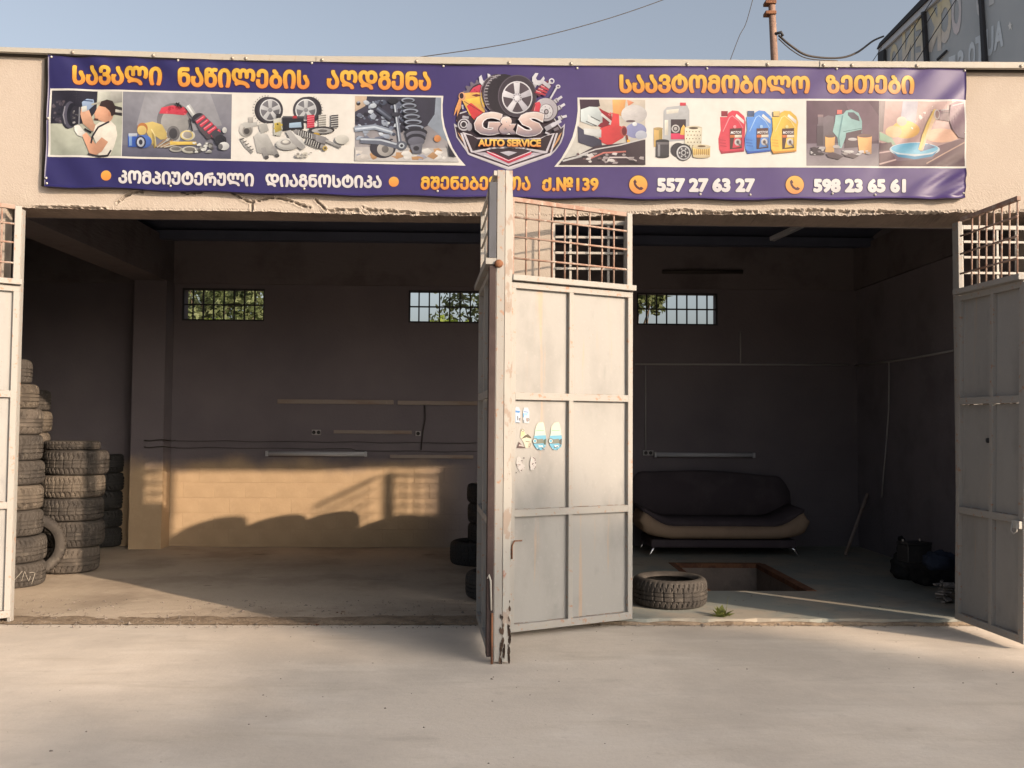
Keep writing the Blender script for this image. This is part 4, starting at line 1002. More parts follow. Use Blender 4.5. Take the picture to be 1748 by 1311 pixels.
# ================================================================== PRINTED BANNER
def ink(c):      # printed ink as it looks in white light, from its look in the evening sun
    l = lin(c); return (l[0]*.43, l[1]*.48, l[2]*.55)
class Print:
    """flat print laid on a surface S(px, py, off); authored in photo pixels, each later shape a hair prouder"""
    STEP = .00022
    def __init__(s, S, base=.002, shade=0): s.S = S; s.shade = shade; s.base = base; s.k = 0; s.v = []; s.f = []; s.c = []
    def _add(s, P_, F, C):
        b0 = len(s.v); z = s.k; s.k += 1
        if s.shade and len(P_) > 2:         # printed pictures: each painted form runs lighter to its upper left
            xs_ = [p[0] for p in P_]; ys_ = [p[1] for p in P_]; w_, h_ = max(xs_)-min(xs_)+1e-3, max(ys_)-min(ys_)+1e-3
            am = s.shade*min(1, min(w_, h_)/6)
            if max(w_, h_) > 60: am *= .35
            C = [tuple(min(1, q*(1+am*(1-(p[0]-min(xs_))/w_*.9-(p[1]-min(ys_))/h_*1.1))) for q in c) for p, c in zip(P_, C)]
        s.v += [(p[0], p[1], z) for p in P_]; s.f += [tuple(i+b0 for i in f) for f in F]; s.c += C
    def poly(s, pts, col, col2=None):
        tri = tessellate_polygon([[Vector((p[0], p[1], 0)) for p in pts]])
        y0 = min(p[1] for p in pts); y1 = max(p[1] for p in pts); a = ink(col); c = ink(col2) if col2 else a
        s._add(pts, tri, [tuple(a[q]+(c[q]-a[q])*((p[1]-y0)/(y1-y0+1e-6)) for q in range(3)) for p in pts]); return s
    def rect(s, x0, y0, x1, y1, col, col2=None): return s.poly([(x0, y0), (x1, y0), (x1, y1), (x0, y1)], col, col2)
    def ell(s, cx, cy, rx, ry, col, col2=None, rot=0, n=28, a0=0, a1=360):
        r = math.radians(rot); P_ = []
        full = (a1-a0) >= 360
        for k in range(n if full else n+1):
            a = math.radians(a0+(a1-a0)*k/n); x, y = rx*math.cos(a), ry*math.sin(a); P_.append((cx+x*math.cos(r)-y*math.sin(r), cy+x*math.sin(r)+y*math.cos(r)))
        return s.poly(P_, col, col2)
    def ring(s, cx, cy, rx, ry, w, col, rot=0, a0=0, a1=360, n=36):
        r = math.radians(rot); O = []; I = []
        for k in range(n+1):
            a = math.radians(a0+(a1-a0)*k/n)
            for L_, q in ((O, 1), (I, 1-w/max(rx, ry))):
                x, y = rx*q*math.cos(a), ry*q*math.sin(a); L_.append((cx+x*math.cos(r)-y*math.sin(r), cy+x*math.sin(r)+y*math.cos(r)))
        P_ = O+I; m = n+1; c = ink(col); s._add(P_, [(i, i+1, m+i+1, m+i) for i in range(n)], [c]*len(P_)); return s
    def line(s, pts, w, col, w2=None):
        P_ = []; N_ = len(pts); w2 = w if w2 is None else w2
        for i, p in enumerate(pts):
            a = pts[max(0, i-1)]; c = pts[min(N_-1, i+1)]; dx, dy = c[0]-a[0], c[1]-a[1]; L_ = math.hypot(dx, dy) or 1; ww = (w+(w2-w)*i/max(1, N_-1))/2
            P_ += [(p[0]-dy/L_*ww, p[1]+dx/L_*ww), (p[0]+dy/L_*ww, p[1]-dx/L_*ww)]
        c = ink(col); s._add(P_, [(2*i, 2*i+1, 2*i+3, 2*i+2) for i in range(N_-1)], [c]*len(P_)); return s
    def text(s, body, quad, col, col2=None, bold=.02, mid=None, shear=0, grow=0, dil=0):
        """quad: x0, ytop0, ybot0, x1, ytop1, ybot1"""
        cu = bpy.data.curves.new('t', 'FONT'); cu.body = body; cu.offset = bold; cu.shear = shear; cu.resolution_u = 3
        o = bpy.data.objects.new('t', cu); COL.objects.link(o); bpy.context.view_layer.update()
        me = bpy.data.meshes.new_from_object(o.evaluated_get(bpy.context.evaluated_depsgraph_get()))
        V = [v.co.copy() for v in me.vertices]; F = [tuple(p.vertices) for p in me.polygons]
        bpy.data.objects.remove(o); bpy.data.curves.remove(cu); bpy.data.meshes.remove(me)
        x0 = min(v.x for v in V); x1 = max(v.x for v in V); y0 = min(v.y for v in V); y1 = max(v.y for v in V)
        X0, T0, B0, X1, T1, B1 = quad
        if dil: X0 += dil; X1 -= dil; T0 += dil; T1 += dil; B0 -= dil; B1 -= dil
        X0 -= grow; X1 += grow; T0 -= grow; T1 -= grow; B0 += grow; B1 += grow
        a = ink(col); c = ink(col2) if col2 else a; m = ink(mid) if mid else None; P_ = []; C_ = []
        for v in V:
            u = (v.x-x0)/(x1-x0); q = (y1-v.y)/(y1-y0); t = T0+(T1-T0)*u; bt = B0+(B1-B0)*u
            P_.append((X0+(X1-X0)*u, t+(bt-t)*q))
            if dil: q = (P_[-1][1]-(T0-dil))/max(1, B0-T0+2*dil)
            if m: C_.append(tuple((a[i]+(m[i]-a[i])*q*2) if q < .5 else (m[i]+(c[i]-m[i])*(q-.5)*2) for i in range(3)))
            else: C_.append(tuple(a[i]+(c[i]-a[i])*q for i in range(3)))
        if dil:
            nd = 12 if dil > 1 else 8; k0 = s.k
            for i in range(nd):
                a_ = 2*math.pi*i/nd; dx, dy = dil*math.cos(a_), dil*math.sin(a_)
                s._add([(x+dx, y+dy) for x, y in P_], F, C_); s.k = k0+.05*(i+1)
            s.k = k0+.7
        s._add(P_, F, C_); return s
    def blobs(s, n, x0, y0, x1, y1, rmin, rmax, cols, seed, asp=1.0, clip=None):
        rr = random.Random(seed)
        for _ in range(n):
            x, y = rr.uniform(x0, x1), rr.uniform(y0, y1)
            if clip and not clip(x, y): continue
            r = rr.uniform(rmin, rmax); a = rr.uniform(0, 6.3); m = rr.randint(4, 7); c = rr.choice(cols)
            s.poly([(min(x1, max(x0, x+r*rr.uniform(.6, 1.2)*math.cos(a+6.283*k/m)*asp)), min(y1, max(y0, y+r*rr.uniform(.6, 1.2)*math.sin(a+6.283*k/m)))) for k in range(m)], c)
            s.k -= .8
        s.k += .8; return s
    def build(s, name, parent, cell=None, m=None, label=None):
        me = bpy.data.meshes.new(name); me.from_pydata(s.v, [], s.f)
        at = me.color_attributes.new('print', 'FLOAT_COLOR', 'POINT'); at.data.foreach_set('color', np.array([(*c, 1) for c in s.c], dtype=np.float32).ravel())
        if cell:
            bm = bmesh.new(); bm.from_mesh(me)
            for ax in (0, 1):
                lo = min(v[ax] for v in s.v); hi = max(v[ax] for v in s.v); q = math.floor(lo)
                while q < hi:
                    st = cell(q) if ax == 0 else cell(None)
                    if q > lo: bmesh.ops.bisect_plane(bm, geom=bm.verts[:]+bm.edges[:]+bm.faces[:], plane_co=(q if ax == 0 else 0, q if ax == 1 else 0, 0), plane_no=(1, 0, 0) if ax == 0 else (0, 1, 0))
                    q += st
            bm.to_mesh(me); bm.free()
        co = np.empty(len(me.vertices)*3); me.vertices.foreach_get('co', co); co = co.reshape(-1, 3)
        if s.shade:
            ca = me.color_attributes['print']; n_ = len(ca.data); cc = np.empty(n_*4, dtype=np.float32); ca.data.foreach_get('color', cc); cc = cc.reshape(-1, 4)
            X, Y, Z = co[:, 0], co[:, 1], co[:, 2]
            rg = np.random.default_rng(5); q = .45*rg.uniform(-1, 1, n_)
            for sc_, am_ in ((26., .9), (11., .8), (5.5, .6)):
                gr = rg.uniform(-1, 1, (64, 64)); u = (X/sc_+Z*3.37) % 63; v = (Y/sc_+Z*5.71) % 63; iu, iv = u.astype(int), v.astype(int); fu, fv = u-iu, v-iv
                q += am_*((gr[iv, iu]*(1-fu)+gr[iv, iu+1]*fu)*(1-fv)+(gr[iv+1, iu]*(1-fu)+gr[iv+1, iu+1]*fu)*fv)
            cc[:, :3] *= (1+.10*q)[:, None]; cc = np.clip(cc, 0, 1); ca.data.foreach_set('color', cc.ravel().astype(np.float32))
        out = [s.S(x, y, s.base+z*s.STEP) for x, y, z in co]
        me.vertices.foreach_set('co', np.array([tuple(v) for v in out]).ravel()); me.materials.append(m or PRINTM); me.update()
        return tag(link(name, me, parent), label)

# wrinkles of the vinyl, in metres
def smooth(a, b_, x): t = min(1, max(0, (x-a)/(b_-a))); return t*t*(3-2*t)
def wrk(px, py):
    w_ = .003*math.sin(px*.021+py*.013)+.0015*math.sin(px*.055-py*.03)
    # right end: diagonal folds
    g = smooth(1440, 1600, px); d = (px+py*.75)
    w_ += g*.009*math.sin(d*.105)*(.5+.5*math.sin(px*.03+py*.05))
    g2 = smooth(1540, 1640, px)*smooth(255, 325, py); d2 = (py*1.0+(px-1647)*.55)
    w_ += g2*.009*math.sin(d2*.28)
    # left end
    g3 = (1-smooth(90, 330, px)); w_ += g3*.006*math.sin((px*1.0-py*.7)*.085)
    g4 = smooth(90, 20+90, px)*(1-smooth(380, 470, px))*(1-smooth(110, 160, py)); w_ += g4*.005*math.sin((px-py*.9)*.11)
    g5 = smooth(1060, 1090, px)*(1-smooth(150, 185, py))*smooth(1080, 1500, px); w_ += g5*.003*math.sin((px+py)*.07)
    return w_
BY = -.055
def SBAN(px, py, off=0.0):
    v = on_y(px, py, BY); v.y += -.012-wrk(px, py)-off; return v
BT_ = [(84, 95), (200, 99), (400, 105), (600, 109), (800, 112), (1000, 113.5), (1300, 115), (1649, 117)]
BB_ = [(77, 318.5), (200, 322), (400, 328.5), (600, 333), (800, 336), (1000, 338.5), (1300, 340.5), (1647, 338)]
ban = thing('banner', 'long purple car service banner with golden Georgian lettering and part photos above both openings', 'banner', (0, 0, 0))
nx, ny = 392, 48; vs = []; cs = []; fs = []
for j in range(ny+1):
    for i in range(nx+1):
        u, v = i/nx, j/ny
        xt, xb = 84+(1649-84)*u, 77+(1647-77)*u
        scal = 1.2*math.sin(u*60)*(1 if j in (0, ny) else 0)
        x = xt+(xb-xt)*v; y = interp(BT_, xt)*(1-v)+interp(BB_, xb)*v+scal
        vs.append(tuple(SBAN(x, y))); 
        a = ink((50, 44, 102)); c = ink((94, 70, 128)); q = smooth(.05, .95, u)
        cs.append(tuple(a[k]+(c[k]-a[k])*q for k in range(3)))
for j in range(ny):
    for i in range(nx):
        a = j*(nx+1)+i; fs.append((a, a+1, a+nx+2, a+nx+1))
rim = [i for i in range(nx+1)]+[j*(nx+1)+nx for j in range(1, ny+1)]+[ny*(nx+1)+i for i in range(nx-1, -1, -1)]+[j*(nx+1) for j in range(ny-1, 0, -1)]
b0 = len(vs)
for r_ in rim: v = vs[r_]; vs.append((v[0], v[1]+.012, v[2])); cs.append(tuple(x*.6 for x in cs[r_]))
for r_ in rim: v = vs[r_]; vs.append((v[0]+(.0), -.012, v[2])); cs.append(tuple(x*.45 for x in cs[r_]))
m = len(rim)
for k in range(m):
    k2 = (k+1) % m; fs.append((rim[k], rim[k2], b0+k2, b0+k)); fs.append((b0+k, b0+k2, b0+m+k2, b0+m+k))
me = bpy.data.meshes.new('banner_sheet'); me.from_pydata(vs, [], fs); me.polygons.foreach_set('use_smooth', [True]*len(fs))
at = me.color_attributes.new('print', 'FLOAT_COLOR', 'POINT'); at.data.foreach_set('color', np.array([(*c, 1) for c in cs], dtype=np.float32).ravel())
me.materials.append(PRINTM); link('banner_sheet', me, ban)
# steel bar frame behind its edges
b = MB(); a = on_y(80.5, 96, -.02); c = on_y(74.5, 318, -.02); b.bar(a, c, .022, .03); b.build('frame_bar', GAP, ban)
# eyelet screws
es = MB(); es.lathe([(0, -.006), (.007, -.005), (.010, 0)], 8, 'y'); esm = es.mesh('eyelet', WHBAR)
for (x, y) in ((90, 99), (305, 104), (533, 109), (757, 114), (985, 117.5), (1206, 118), (1427, 119), (1646, 121), (81, 305), (82, 314), (292, 318), (520, 323), (747, 327), (972, 324), (1195, 332), (1280, 333), (1420, 331), (1493, 333), (1644, 330), (84, 203), (1645, 228)):
    link('eyelet', esm, ban, SBAN(x, y, .004))

def cell(q):
    if q is None: return 9
    return 7 if (q < 340 or q > 1430) else 22
PR = lambda base=.0025: Print(SBAN, base)
# --- frames
def yl_(x): return interp([(82, 151.5), (400, 158.5), (757, 164)], x)
def yb_(x): return interp([(82, 268), (400, 275.5), (795, 283.5)], x)
WHT = (247, 236, 222)
fr = PR(.0022)
lp = [(86.5, 151.5), (250, 155.5), (400, 158.7), (600, 162.3), (757, 164.3), (755.5, 180), (756, 198), (759, 216), (765, 235), (773, 254), (783, 270), (795, 283.7), (600, 279.5), (400, 275.5), (250, 272), (82.5, 268)]
rp = [(985.5, 167.3), (1200, 169), (1500, 170.2), (1648, 171), (1647.5, 288), (1400, 287), (1200, 286.3), (946, 285.3), (958, 271), (969, 252), (977, 235), (983, 212), (986, 190)]
fr.poly(lp, WHT); fr.poly(rp, WHT); fr.build('photo_frame', ban, cell)
def T(x): return yl_(x)+3.3
def B(x): return yb_(x)-3.2
def PH_(): return Print(SBAN, .003, shade=.30)
def cellp(q): return 4
# --- photo 1: mechanic
p = PH_()
p.poly([(89.5, T(89)), (210.5, T(210)), (208.5, B(208)), (86.5, B(86))], (206, 202, 178), (190, 190, 170))
p.poly([(89.5, T(89)), (167, T(167)), (166, 190), (150, 212), (88, 212)], (46, 42, 54))
p.blobs(26, 90, 172, 112, 211, 1.5, 4.5, [(78, 70, 80), (32, 30, 40), (98, 86, 92)], 3)
p.poly([(168, T(168)), (190, T(190)), (188, 178), (168, 176)], (216, 212, 194))
p.poly([(190, T(190)), (210, T(210)), (210, 176), (189, 178)], (190, 184, 172))
p.poly([(196, 181), (210, 185), (210, 199), (193, 196)], (58, 52, 52)); p.poly([(196, 187), (210, 190), (210, 194), (195, 192)], (214, 206, 192))
p.ell(117, 197, 12, 24, (40, 38, 48)); p.ell(121, 197, 12, 23, (84, 80, 92)); p.ell(125, 197, 10, 20, (34, 32, 42)); p.ell(130, 198, 9, 16, (50, 46, 56))
p.line([(112, 182), (109, 197), (113, 213)], 2, (150, 144, 150)); p.line([(138, 184), (136, 214)], 2.6, (150, 146, 150)); p.blobs(9, 125, 188, 138, 212, 1, 2.4, [(170, 164, 160), (110, 104, 104)], 4)
p.poly([(141, 184), (152, 184), (163, 213), (176, 221), (174, 228), (158, 225), (143, 212), (139, 196)], (226, 172, 138))
p.poly([(142, 176), (150, 170), (161, 171), (163, 180), (153, 190), (143, 191)], (160, 176, 200)); p.poly([(141, 184), (150, 182), (151, 191), (142, 193)], (232, 226, 212))
p.line([(158, 180), (175, 175)], 3, (190, 180, 160)); p.line([(145, 173), (160, 174)], 2, (60, 76, 110))
p.poly([(165, 216), (172, 210), (190, 207), (199, 216), (202, 232), (197, 252), (190, 267), (170, 267), (166, 246), (160, 232)], (244, 232, 212))
p.poly([(171, 180), (182, 175), (194, 180), (197, 192), (193, 204), (187, 212), (176, 209), (165, 204), (163, 196), (166, 189)], (222, 164, 130))
p.poly([(171, 182), (174, 174), (184, 171), (194, 174), (199, 184), (198, 196), (192, 200), (188, 190), (181, 184)], (60, 42, 40)); p.ell(188, 196, 2.5, 4, (200, 140, 108))
p.line([(163, 205), (170, 206)], 3, (96, 62, 52)); p.poly([(128, 216), (136, 214), (148, 228), (145, 236), (134, 232), (129, 224)], (238, 230, 216))
p.poly([(142, 232), (149, 227), (165, 247), (176, 236), (187, 244), (176, 260), (164, 267), (154, 262)], (226, 166, 132))
p.line([(188, 209), (170, 219), (160, 234), (157, 246)], 3, (52, 46, 52)); p.line([(152, 264), (170, 268), (186, 267), (192, 258)], 3, (52, 46, 52)); p.line([(146, 221), (158, 228)], 3, (40, 36, 42))
p.build('photo_print', ban, cellp, label='printed photo of a mechanic in a white shirt working on a brake')
# --- photo 2: shock absorber and filters on grey
p = PH_()
p.poly([(211.5, T(211)), (396.5, T(396)), (395, B(395)), (209.5, B(209))], (150, 146, 150), (118, 114, 126))
p.poly([(250, T(250)), (360, T(360)), (380, 215), (300, 230), (235, 215)], (166, 162, 164)); p.poly([(210.5, 248), (395, 252), (395, B(395)), (209.5, B(209))], (112, 108, 122), (96, 94, 108))
p.ell(298, 207, 29, 30, (128, 122, 122)); p.ell(300, 210, 24, 24, (168, 162, 156)); p.poly([(273, 195), (277, 185), (295, 181), (315, 184), (322, 192), (315, 198), (295, 196)], (214, 70, 84))
p.blobs(10, 275, 183, 320, 197, 2, 4, [(232, 96, 104), (196, 54, 70)], 5); p.ell(296, 234, 13, 14, (206, 200, 190)); p.ell(297, 229, 11, 13, (120, 114, 112)); p.ell(297, 229, 7, 9, (70, 66, 68))
p.poly([(246, 212), (262, 209), (278, 214), (286, 228), (286, 238), (276, 240), (265, 232), (262, 250), (250, 222)], (214, 186, 112)); p.ell(245, 221, 9, 10, (196, 126, 74)); p.ell(244, 224, 8, 8, (228, 196, 120))
p.line([(262, 228), (266, 254)], 3, (176, 150, 84)); p.line([(260, 222), (266, 232), (268, 252)], 2, (236, 214, 150))
p.ell(322, 232, 12, 9, (226, 216, 196)); p.ell(322, 231, 8, 6, (170, 160, 150)); p.ring(320, 232, 11, 8, 2, (236, 208, 120))
p.rect(220, 231, 238, 252, (60, 96, 180)); p.rect(221, 229, 236, 234, (214, 216, 222)); p.rect(222, 234, 227, 250, (140, 170, 214)); p.ell(247, 243, 14, 11, (84, 116, 190)); p.ell(242, 244, 9, 10.5, (52, 54, 80)); p.ell(242, 244, 6.5, 8, (190, 190, 196)); p.ell(242, 244, 3.2, 4.5, (60, 60, 70))
for k in range(9): p.line([(268+k*2, 252+(k % 3)), (288+k*3, 236+k*1.5)], 1.6, [(180, 140, 96), (206, 196, 180), (110, 96, 84)][k % 3])
p.poly([(292, 243), (336, 243), (337, 248), (292, 249)], (234, 196, 96)); p.ell(302, 256, 11, 5, (176, 170, 160)); p.ell(302, 255, 8, 3, (120, 114, 108)); p.ell(325, 257, 13, 6, (188, 182, 168)); p.ell(325, 256, 9, 3.5, (120, 112, 104))
p.blobs(26, 330, 244, 366, 262, 1.5, 4, [(230, 226, 216), (90, 86, 84), (160, 156, 150)], 6, 1.4)
p.line([(322, 182), (334, 200)], 9, (200, 196, 190)); p.line([(322, 182), (334, 200)], 3, (236, 232, 224))
p.ell(340, 203, 11, 8, (52, 48, 54), rot=-20); p.poly([(334, 206), (348, 196), (374, 222), (372, 232), (356, 240), (342, 224)], (96, 84, 88))
for k in range(5): cx_, cy_ = 343+k*6.5, 206+k*6; p.line([(cx_-6, cy_+5), (cx_-1, cy_+1), (cx_+8, cy_-6)], 5.4, (222, 66, 86)); p.line([(cx_-6, cy_+3), (cx_+6, cy_-5)], 1.5, (248, 150, 156))
p.ell(373, 234, 12, 8, (70, 66, 72), rot=40); p.ell(378, 241, 10, 9, (52, 50, 56)); p.ell(384, 251, 9, 7, (222, 218, 212)); p.ell(378, 252, 4, 5, (120, 116, 116)); p.line([(326, 204), (330, 226)], 2.5, (50, 46, 50)); p.ell(385, 224, 4, 5, (210, 206, 200))
p.line([(302, 178), (309, 182), (312, 186)], 3, (36, 32, 34)); p.line([(305, 184), (308, 177)], 2, (36, 32, 34))
p.build('photo_print', ban, cellp, label='printed photo of a red coil shock absorber and filters on grey')
# --- photo 3: parts on cream
CRM = (240, 228, 208)
p = PH_()
def wheel(cx, cy, r, col=(206, 202, 198), tr_=(56, 50, 54), dx=-5):
    p.ell(cx+dx, cy, r*.98, r*1.02, tr_); p.ell(cx, cy, r*.98, r, (72, 66, 70)); p.ell(cx, cy, r*.80, r*.83, (226, 222, 218)); p.ell(cx, cy, r*.72, r*.75, (120, 116, 118))
    for k in range(5):
        a = math.radians(-90+72*k); c_, s_ = math.cos(a), math.sin(a)
        p.poly([(cx-s_*r*.1, cy+c_*r*.1), (cx+c_*r*.75-s_*r*.17, cy+s_*r*.78+c_*r*.17), (cx+c_*r*.75+s_*r*.17, cy+s_*r*.78-c_*r*.17), (cx+s_*r*.1, cy-c_*r*.1)], col); p.k -= .9
    p.k += 1; p.ell(cx, cy, r*.17, r*.17, (150, 146, 146))
wheel(462, 189, 22.5); wheel(523, 189, 22.5, dx=5)
for k in range(14):
    a = math.radians(120+k*12); p.line([(456+22*math.cos(a), 189+23*math.sin(a)), (456+24.5*math.cos(a), 189+25.5*math.sin(a))], 1, (120, 114, 112)); a = math.radians(-70+k*12); p.line([(529+20*math.cos(a), 189+21*math.sin(a)), (529+23*math.cos(a), 189+24.5*math.sin(a))], 1, (120, 114, 112)); p.k -= 1.8
p.k += 1.8
p.ell(421, 222, 12, 13, (198, 190, 180)); p.ell(423, 224, 8, 9, (150, 142, 134)); p.ell(422, 225, 5, 5, (84, 78, 76)); p.poly([(412, 212), (440, 209), (440, 216), (420, 220)], (206, 200, 190)); p.rect(425, 201, 433, 211, (190, 182, 172))
p.poly([(434, 234), (442, 226), (458, 231), (474, 262), (468, 266), (440, 262)], (204, 198, 188), (170, 164, 156)); p.poly([(446, 254), (454, 252), (460, 268), (452, 272)], (160, 154, 148)); p.ell(456, 270, 4, 3, (84, 80, 78)); p.poly([(463, 252), (470, 250), (477, 264), (470, 268)], (160, 154, 148)); p.ell(474, 267, 4, 3, (84, 80, 78))
p.poly([(441, 214), (456, 211), (460, 224), (446, 230)], (190, 184, 174)); p.line([(412, 237), (420, 250), (432, 262)], 5, (170, 164, 156))
for k in range(5): p.line([(411+k*4, 240+k*4.6), (418+k*4, 237+k*4.6)], 1.5, (96, 90, 86)); p.k -= .9
p.k += 1
p.poly([(468, 206), (479, 202), (484, 222), (480, 234), (468, 232)], (212, 206, 190)); p.poly([(469, 212), (480, 210), (482, 224), (471, 228)], (196, 170, 80)); p.rect(473, 196, 480, 203, (60, 56, 56)); p.blobs(8, 468, 212, 484, 234, 1, 2.5, [(50, 46, 40), (220, 190, 80)], 8)
p.poly([(483, 202), (519, 200), (520, 222), (484, 225)], (44, 42, 48)); p.poly([(495, 212), (515, 210), (516, 219), (495, 220)], (176, 196, 214)); p.rect(500, 200, 509, 204, (200, 50, 60)); p.rect(484, 200, 520, 203.5, (80, 76, 80)); p.rect(501, 199.5, 508, 203, (206, 56, 66))
for (cx_, c0, c1) in ((531.5, (206, 50, 70), (240, 120, 130)), (551, (150, 142, 130), (220, 212, 200)), (572, (64, 58, 58), (200, 194, 186))):
    p.rect(cx_-6, 198, cx_+6, 220, c1); 
    for k in range(6): p.line([(cx_-6.5, 200+k*3.8), (cx_+6.5, 198.6+k*3.8)], 2.1, c0); p.k -= .9
    p.k += 1
p.ell(550, 224, 22, 6.5, (56, 50, 50)); p.ell(551, 225, 18, 4.5, (176, 170, 164)); p.ell(552, 225, 8, 2.4, (110, 104, 100)); p.ell(541, 232, 6, 4, (190, 150, 60))
p.ell(492, 248, 20, 10, (190, 184, 176)); p.ell(492, 246, 18, 8.5, (214, 208, 198)); p.ell(489, 245, 9, 4.5, (160, 152, 146)); p.ell(489, 244, 5.5, 2.8, (230, 222, 208))
p.poly([(489, 226), (497, 224), (516, 238), (523, 254), (516, 258), (500, 246)], (176, 170, 164)); p.poly([(497, 224), (516, 236), (523, 252), (510, 240)], (222, 216, 206))
p.line([(508, 227), (552, 239), (560, 244)], 9, (130, 124, 122)); p.line([(508, 227), (534, 234)], 10, (70, 64, 64)); 
for k in range(7): p.line([(512+k*3.6, 224+k), (511+k*3.6, 234+k)], 1.3, (210, 204, 196)); p.k -= .9
p.k += 1; p.ell(507, 227, 4, 4, (150, 144, 140)); p.line([(556, 241), (583, 253)], 4, (170, 164, 158)); p.poly([(540, 232), (558, 236), (556, 248), (540, 244)], (150, 144, 142))
p.line([(524, 241), (548, 251)], 10, (66, 60, 60))
for k in range(6): p.line([(527+k*3.7, 238+k*1.5), (524+k*3.7, 248+k*1.5)], 1.3, (206, 200, 190)); p.k -= .9
p.k += 1; p.line([(548, 251), (556, 254)], 7, (150, 144, 140)); p.ell(556, 255, 4.2, 4.2, (190, 160, 90)); p.ell(556, 255, 2, 2, (90, 80, 70)); p.ell(585, 240, 12, 8, (222, 214, 200)); p.blobs(14, 504, 262, 534, 271, 1.5, 3.5, [(214, 204, 186), (160, 150, 140), (190, 182, 170)], 9, 1.5)
p.build('photo_print', ban, cellp, label='printed photo of wheels, springs and engine parts on cream')
# --- photo 4: suspension under a car
p = PH_()
cl4 = lambda x, y: x < 752+max(0, (y-200))*.42
p.poly([(606.5, T(606)), (753.5, T(753)), (752.5, 182), (753.5, 202), (757, 222), (763.5, 241), (772, 259), (784, 278), (606, 275.5)], (78, 76, 90), (190, 180, 176))
p.poly([(606.5, T(606)), (744, T(744)), (742, 196), (730, 216), (706, 226), (606.5, 214)], (62, 58, 72)); p.poly([(744, T(744)), (753.5, T(753)), (753, 200), (757, 222), (765, 244), (742, 224), (730, 214), (742, 196)], (150, 156, 166))
p.poly([(606.5, T(606)), (627, T(627)), (624, 182), (606.5, 192)], (206, 178, 150)); p.ell(612, 178, 3.5, 3.5, (60, 50, 46))
p.blobs(90, 608, 172, 690, 240, 1.5, 5.5, [(40, 38, 50), (110, 114, 130), (168, 174, 186), (80, 84, 100), (206, 210, 216)], 10, 1.3)
p.poly([(606.5, 252), (770, 254), (784, 278), (606, 275.5)], (196, 186, 178), (212, 204, 196)); p.blobs(26, 608, 254, 765, 274, 3, 8, [(220, 208, 196), (196, 150, 106), (170, 168, 178), (236, 228, 218)], 11, 1.6, cl4)
p.ell(654, 254, 22, 17, (58, 54, 62)); p.ell(658, 256, 14, 12, (176, 168, 160)); p.ell(658, 256, 6, 6, (110, 104, 100)); p.ell(747, 238, 6, 6, (214, 140, 84))
p.line([(606, 222), (640, 218), (668, 226)], 9, (150, 156, 168)); p.line([(606, 222), (640, 218), (668, 226)], 3, (206, 212, 220)); p.line([(616, 241), (650, 243), (686, 252)], 10, (110, 112, 124)); p.line([(616, 239), (650, 240), (684, 249)], 3, (196, 200, 206))
p.line([(644, 186), (668, 204)], 9, (70, 72, 86)); p.line([(644, 186), (668, 204)], 3, (112, 116, 130))
p.line([(675, 180), (679, 210), (684, 250)], 6, (120, 122, 134)); p.line([(674, 180), (678, 210), (683, 250)], 2, (214, 218, 224)); p.ell(672, 174, 9, 5, (44, 42, 50)); p.ell(676, 197, 7, 4, (60, 58, 68)); p.ell(686, 250, 9, 8, (96, 98, 108)); p.ell(686, 250, 5, 4.5, (200, 204, 208)); p.ell(686, 250, 2.5, 2.5, (50, 48, 54))
for k in range(6):
    y = 174+k*9.3; x = 697+k*2.2; r_ = 12+k*.9
    p.ell(x, y, r_, 6.2, (34, 32, 40)); p.ell(x, y-1.4, r_*.95, 4.2, (150, 154, 166)); p.ell(x, y-.6, r_*.7, 2.8, (56, 54, 64)); p.k -= 1
p.k += 1
for k in range(4): p.ell(711, 228+k*5, 19-k*1.5, 8, (48, 46, 54) if k % 2 == 0 else (110, 108, 118))
p.poly([(700, 250), (722, 246), (720, 264), (705, 264)], (120, 118, 126)); p.ell(711, 255, 5, 4, (60, 56, 62)); p.poly([(764, 246), (773, 261), (779, 270), (767, 268)], (50, 46, 54))
p.build('photo_print', ban, cellp, label='printed photo of a coil spring and suspension under a car')
# --- right photos
yt2 = lambda x: interp([(985, 167.3), (1200, 169), (1648, 171)], x)+3.2
yb2 = lambda x: interp([(946, 285.3), (1200, 286.3), (1648, 288)], x)-3.2
p = PH_()
p.poly([(989, yt2(989)), (1101, yt2(1101)), (1101, yb2(1101)), (954, yb2(954)), (964, 268), (975, 250), (983, 232), (988.5, 210), (990.5, 190)], (226, 208, 186), (214, 208, 196))
p.poly([(989, yt2(989)), (1022, yt2(1022)), (1024, 182), (1000, 190), (990.5, 188)], (70, 46, 58)); p.poly([(1045, 171), (1068, 171), (1064, 200), (1046, 196)], (246, 178, 108)); p.poly([(1070, 171), (1082, 176), (1072, 182)], (240, 150, 110)); p.ell(1082, 196, 22, 16, (222, 212, 204)); p.ell(1085, 224, 18, 13, (150, 150, 186)); p.ell(1083, 213, 4, 3.5, (248, 244, 240)); p.ell(1076, 208, 8, 2, (120, 96, 100)); p.ell(1094, 232, 10, 8, (196, 196, 204))
p.poly([(1024, 186), (1044, 200), (1042, 226), (1020, 216)], (150, 44, 54)); p.poly([(1046, 194), (1056, 196), (1057, 216), (1068, 220), (1064, 236), (1040, 250), (1022, 242), (1024, 220), (1042, 214)], (226, 74, 74)); p.poly([(1022, 186), (1043, 196), (1044, 206), (1024, 200)], (176, 40, 52))
p.blobs(5, 1034, 191, 1046, 199, 1, 2, [(244, 120, 120)], 2); p.ell(1064, 225, 6, 9, (196, 90, 80)); p.ell(1065, 225, 4, 7, (120, 40, 44))
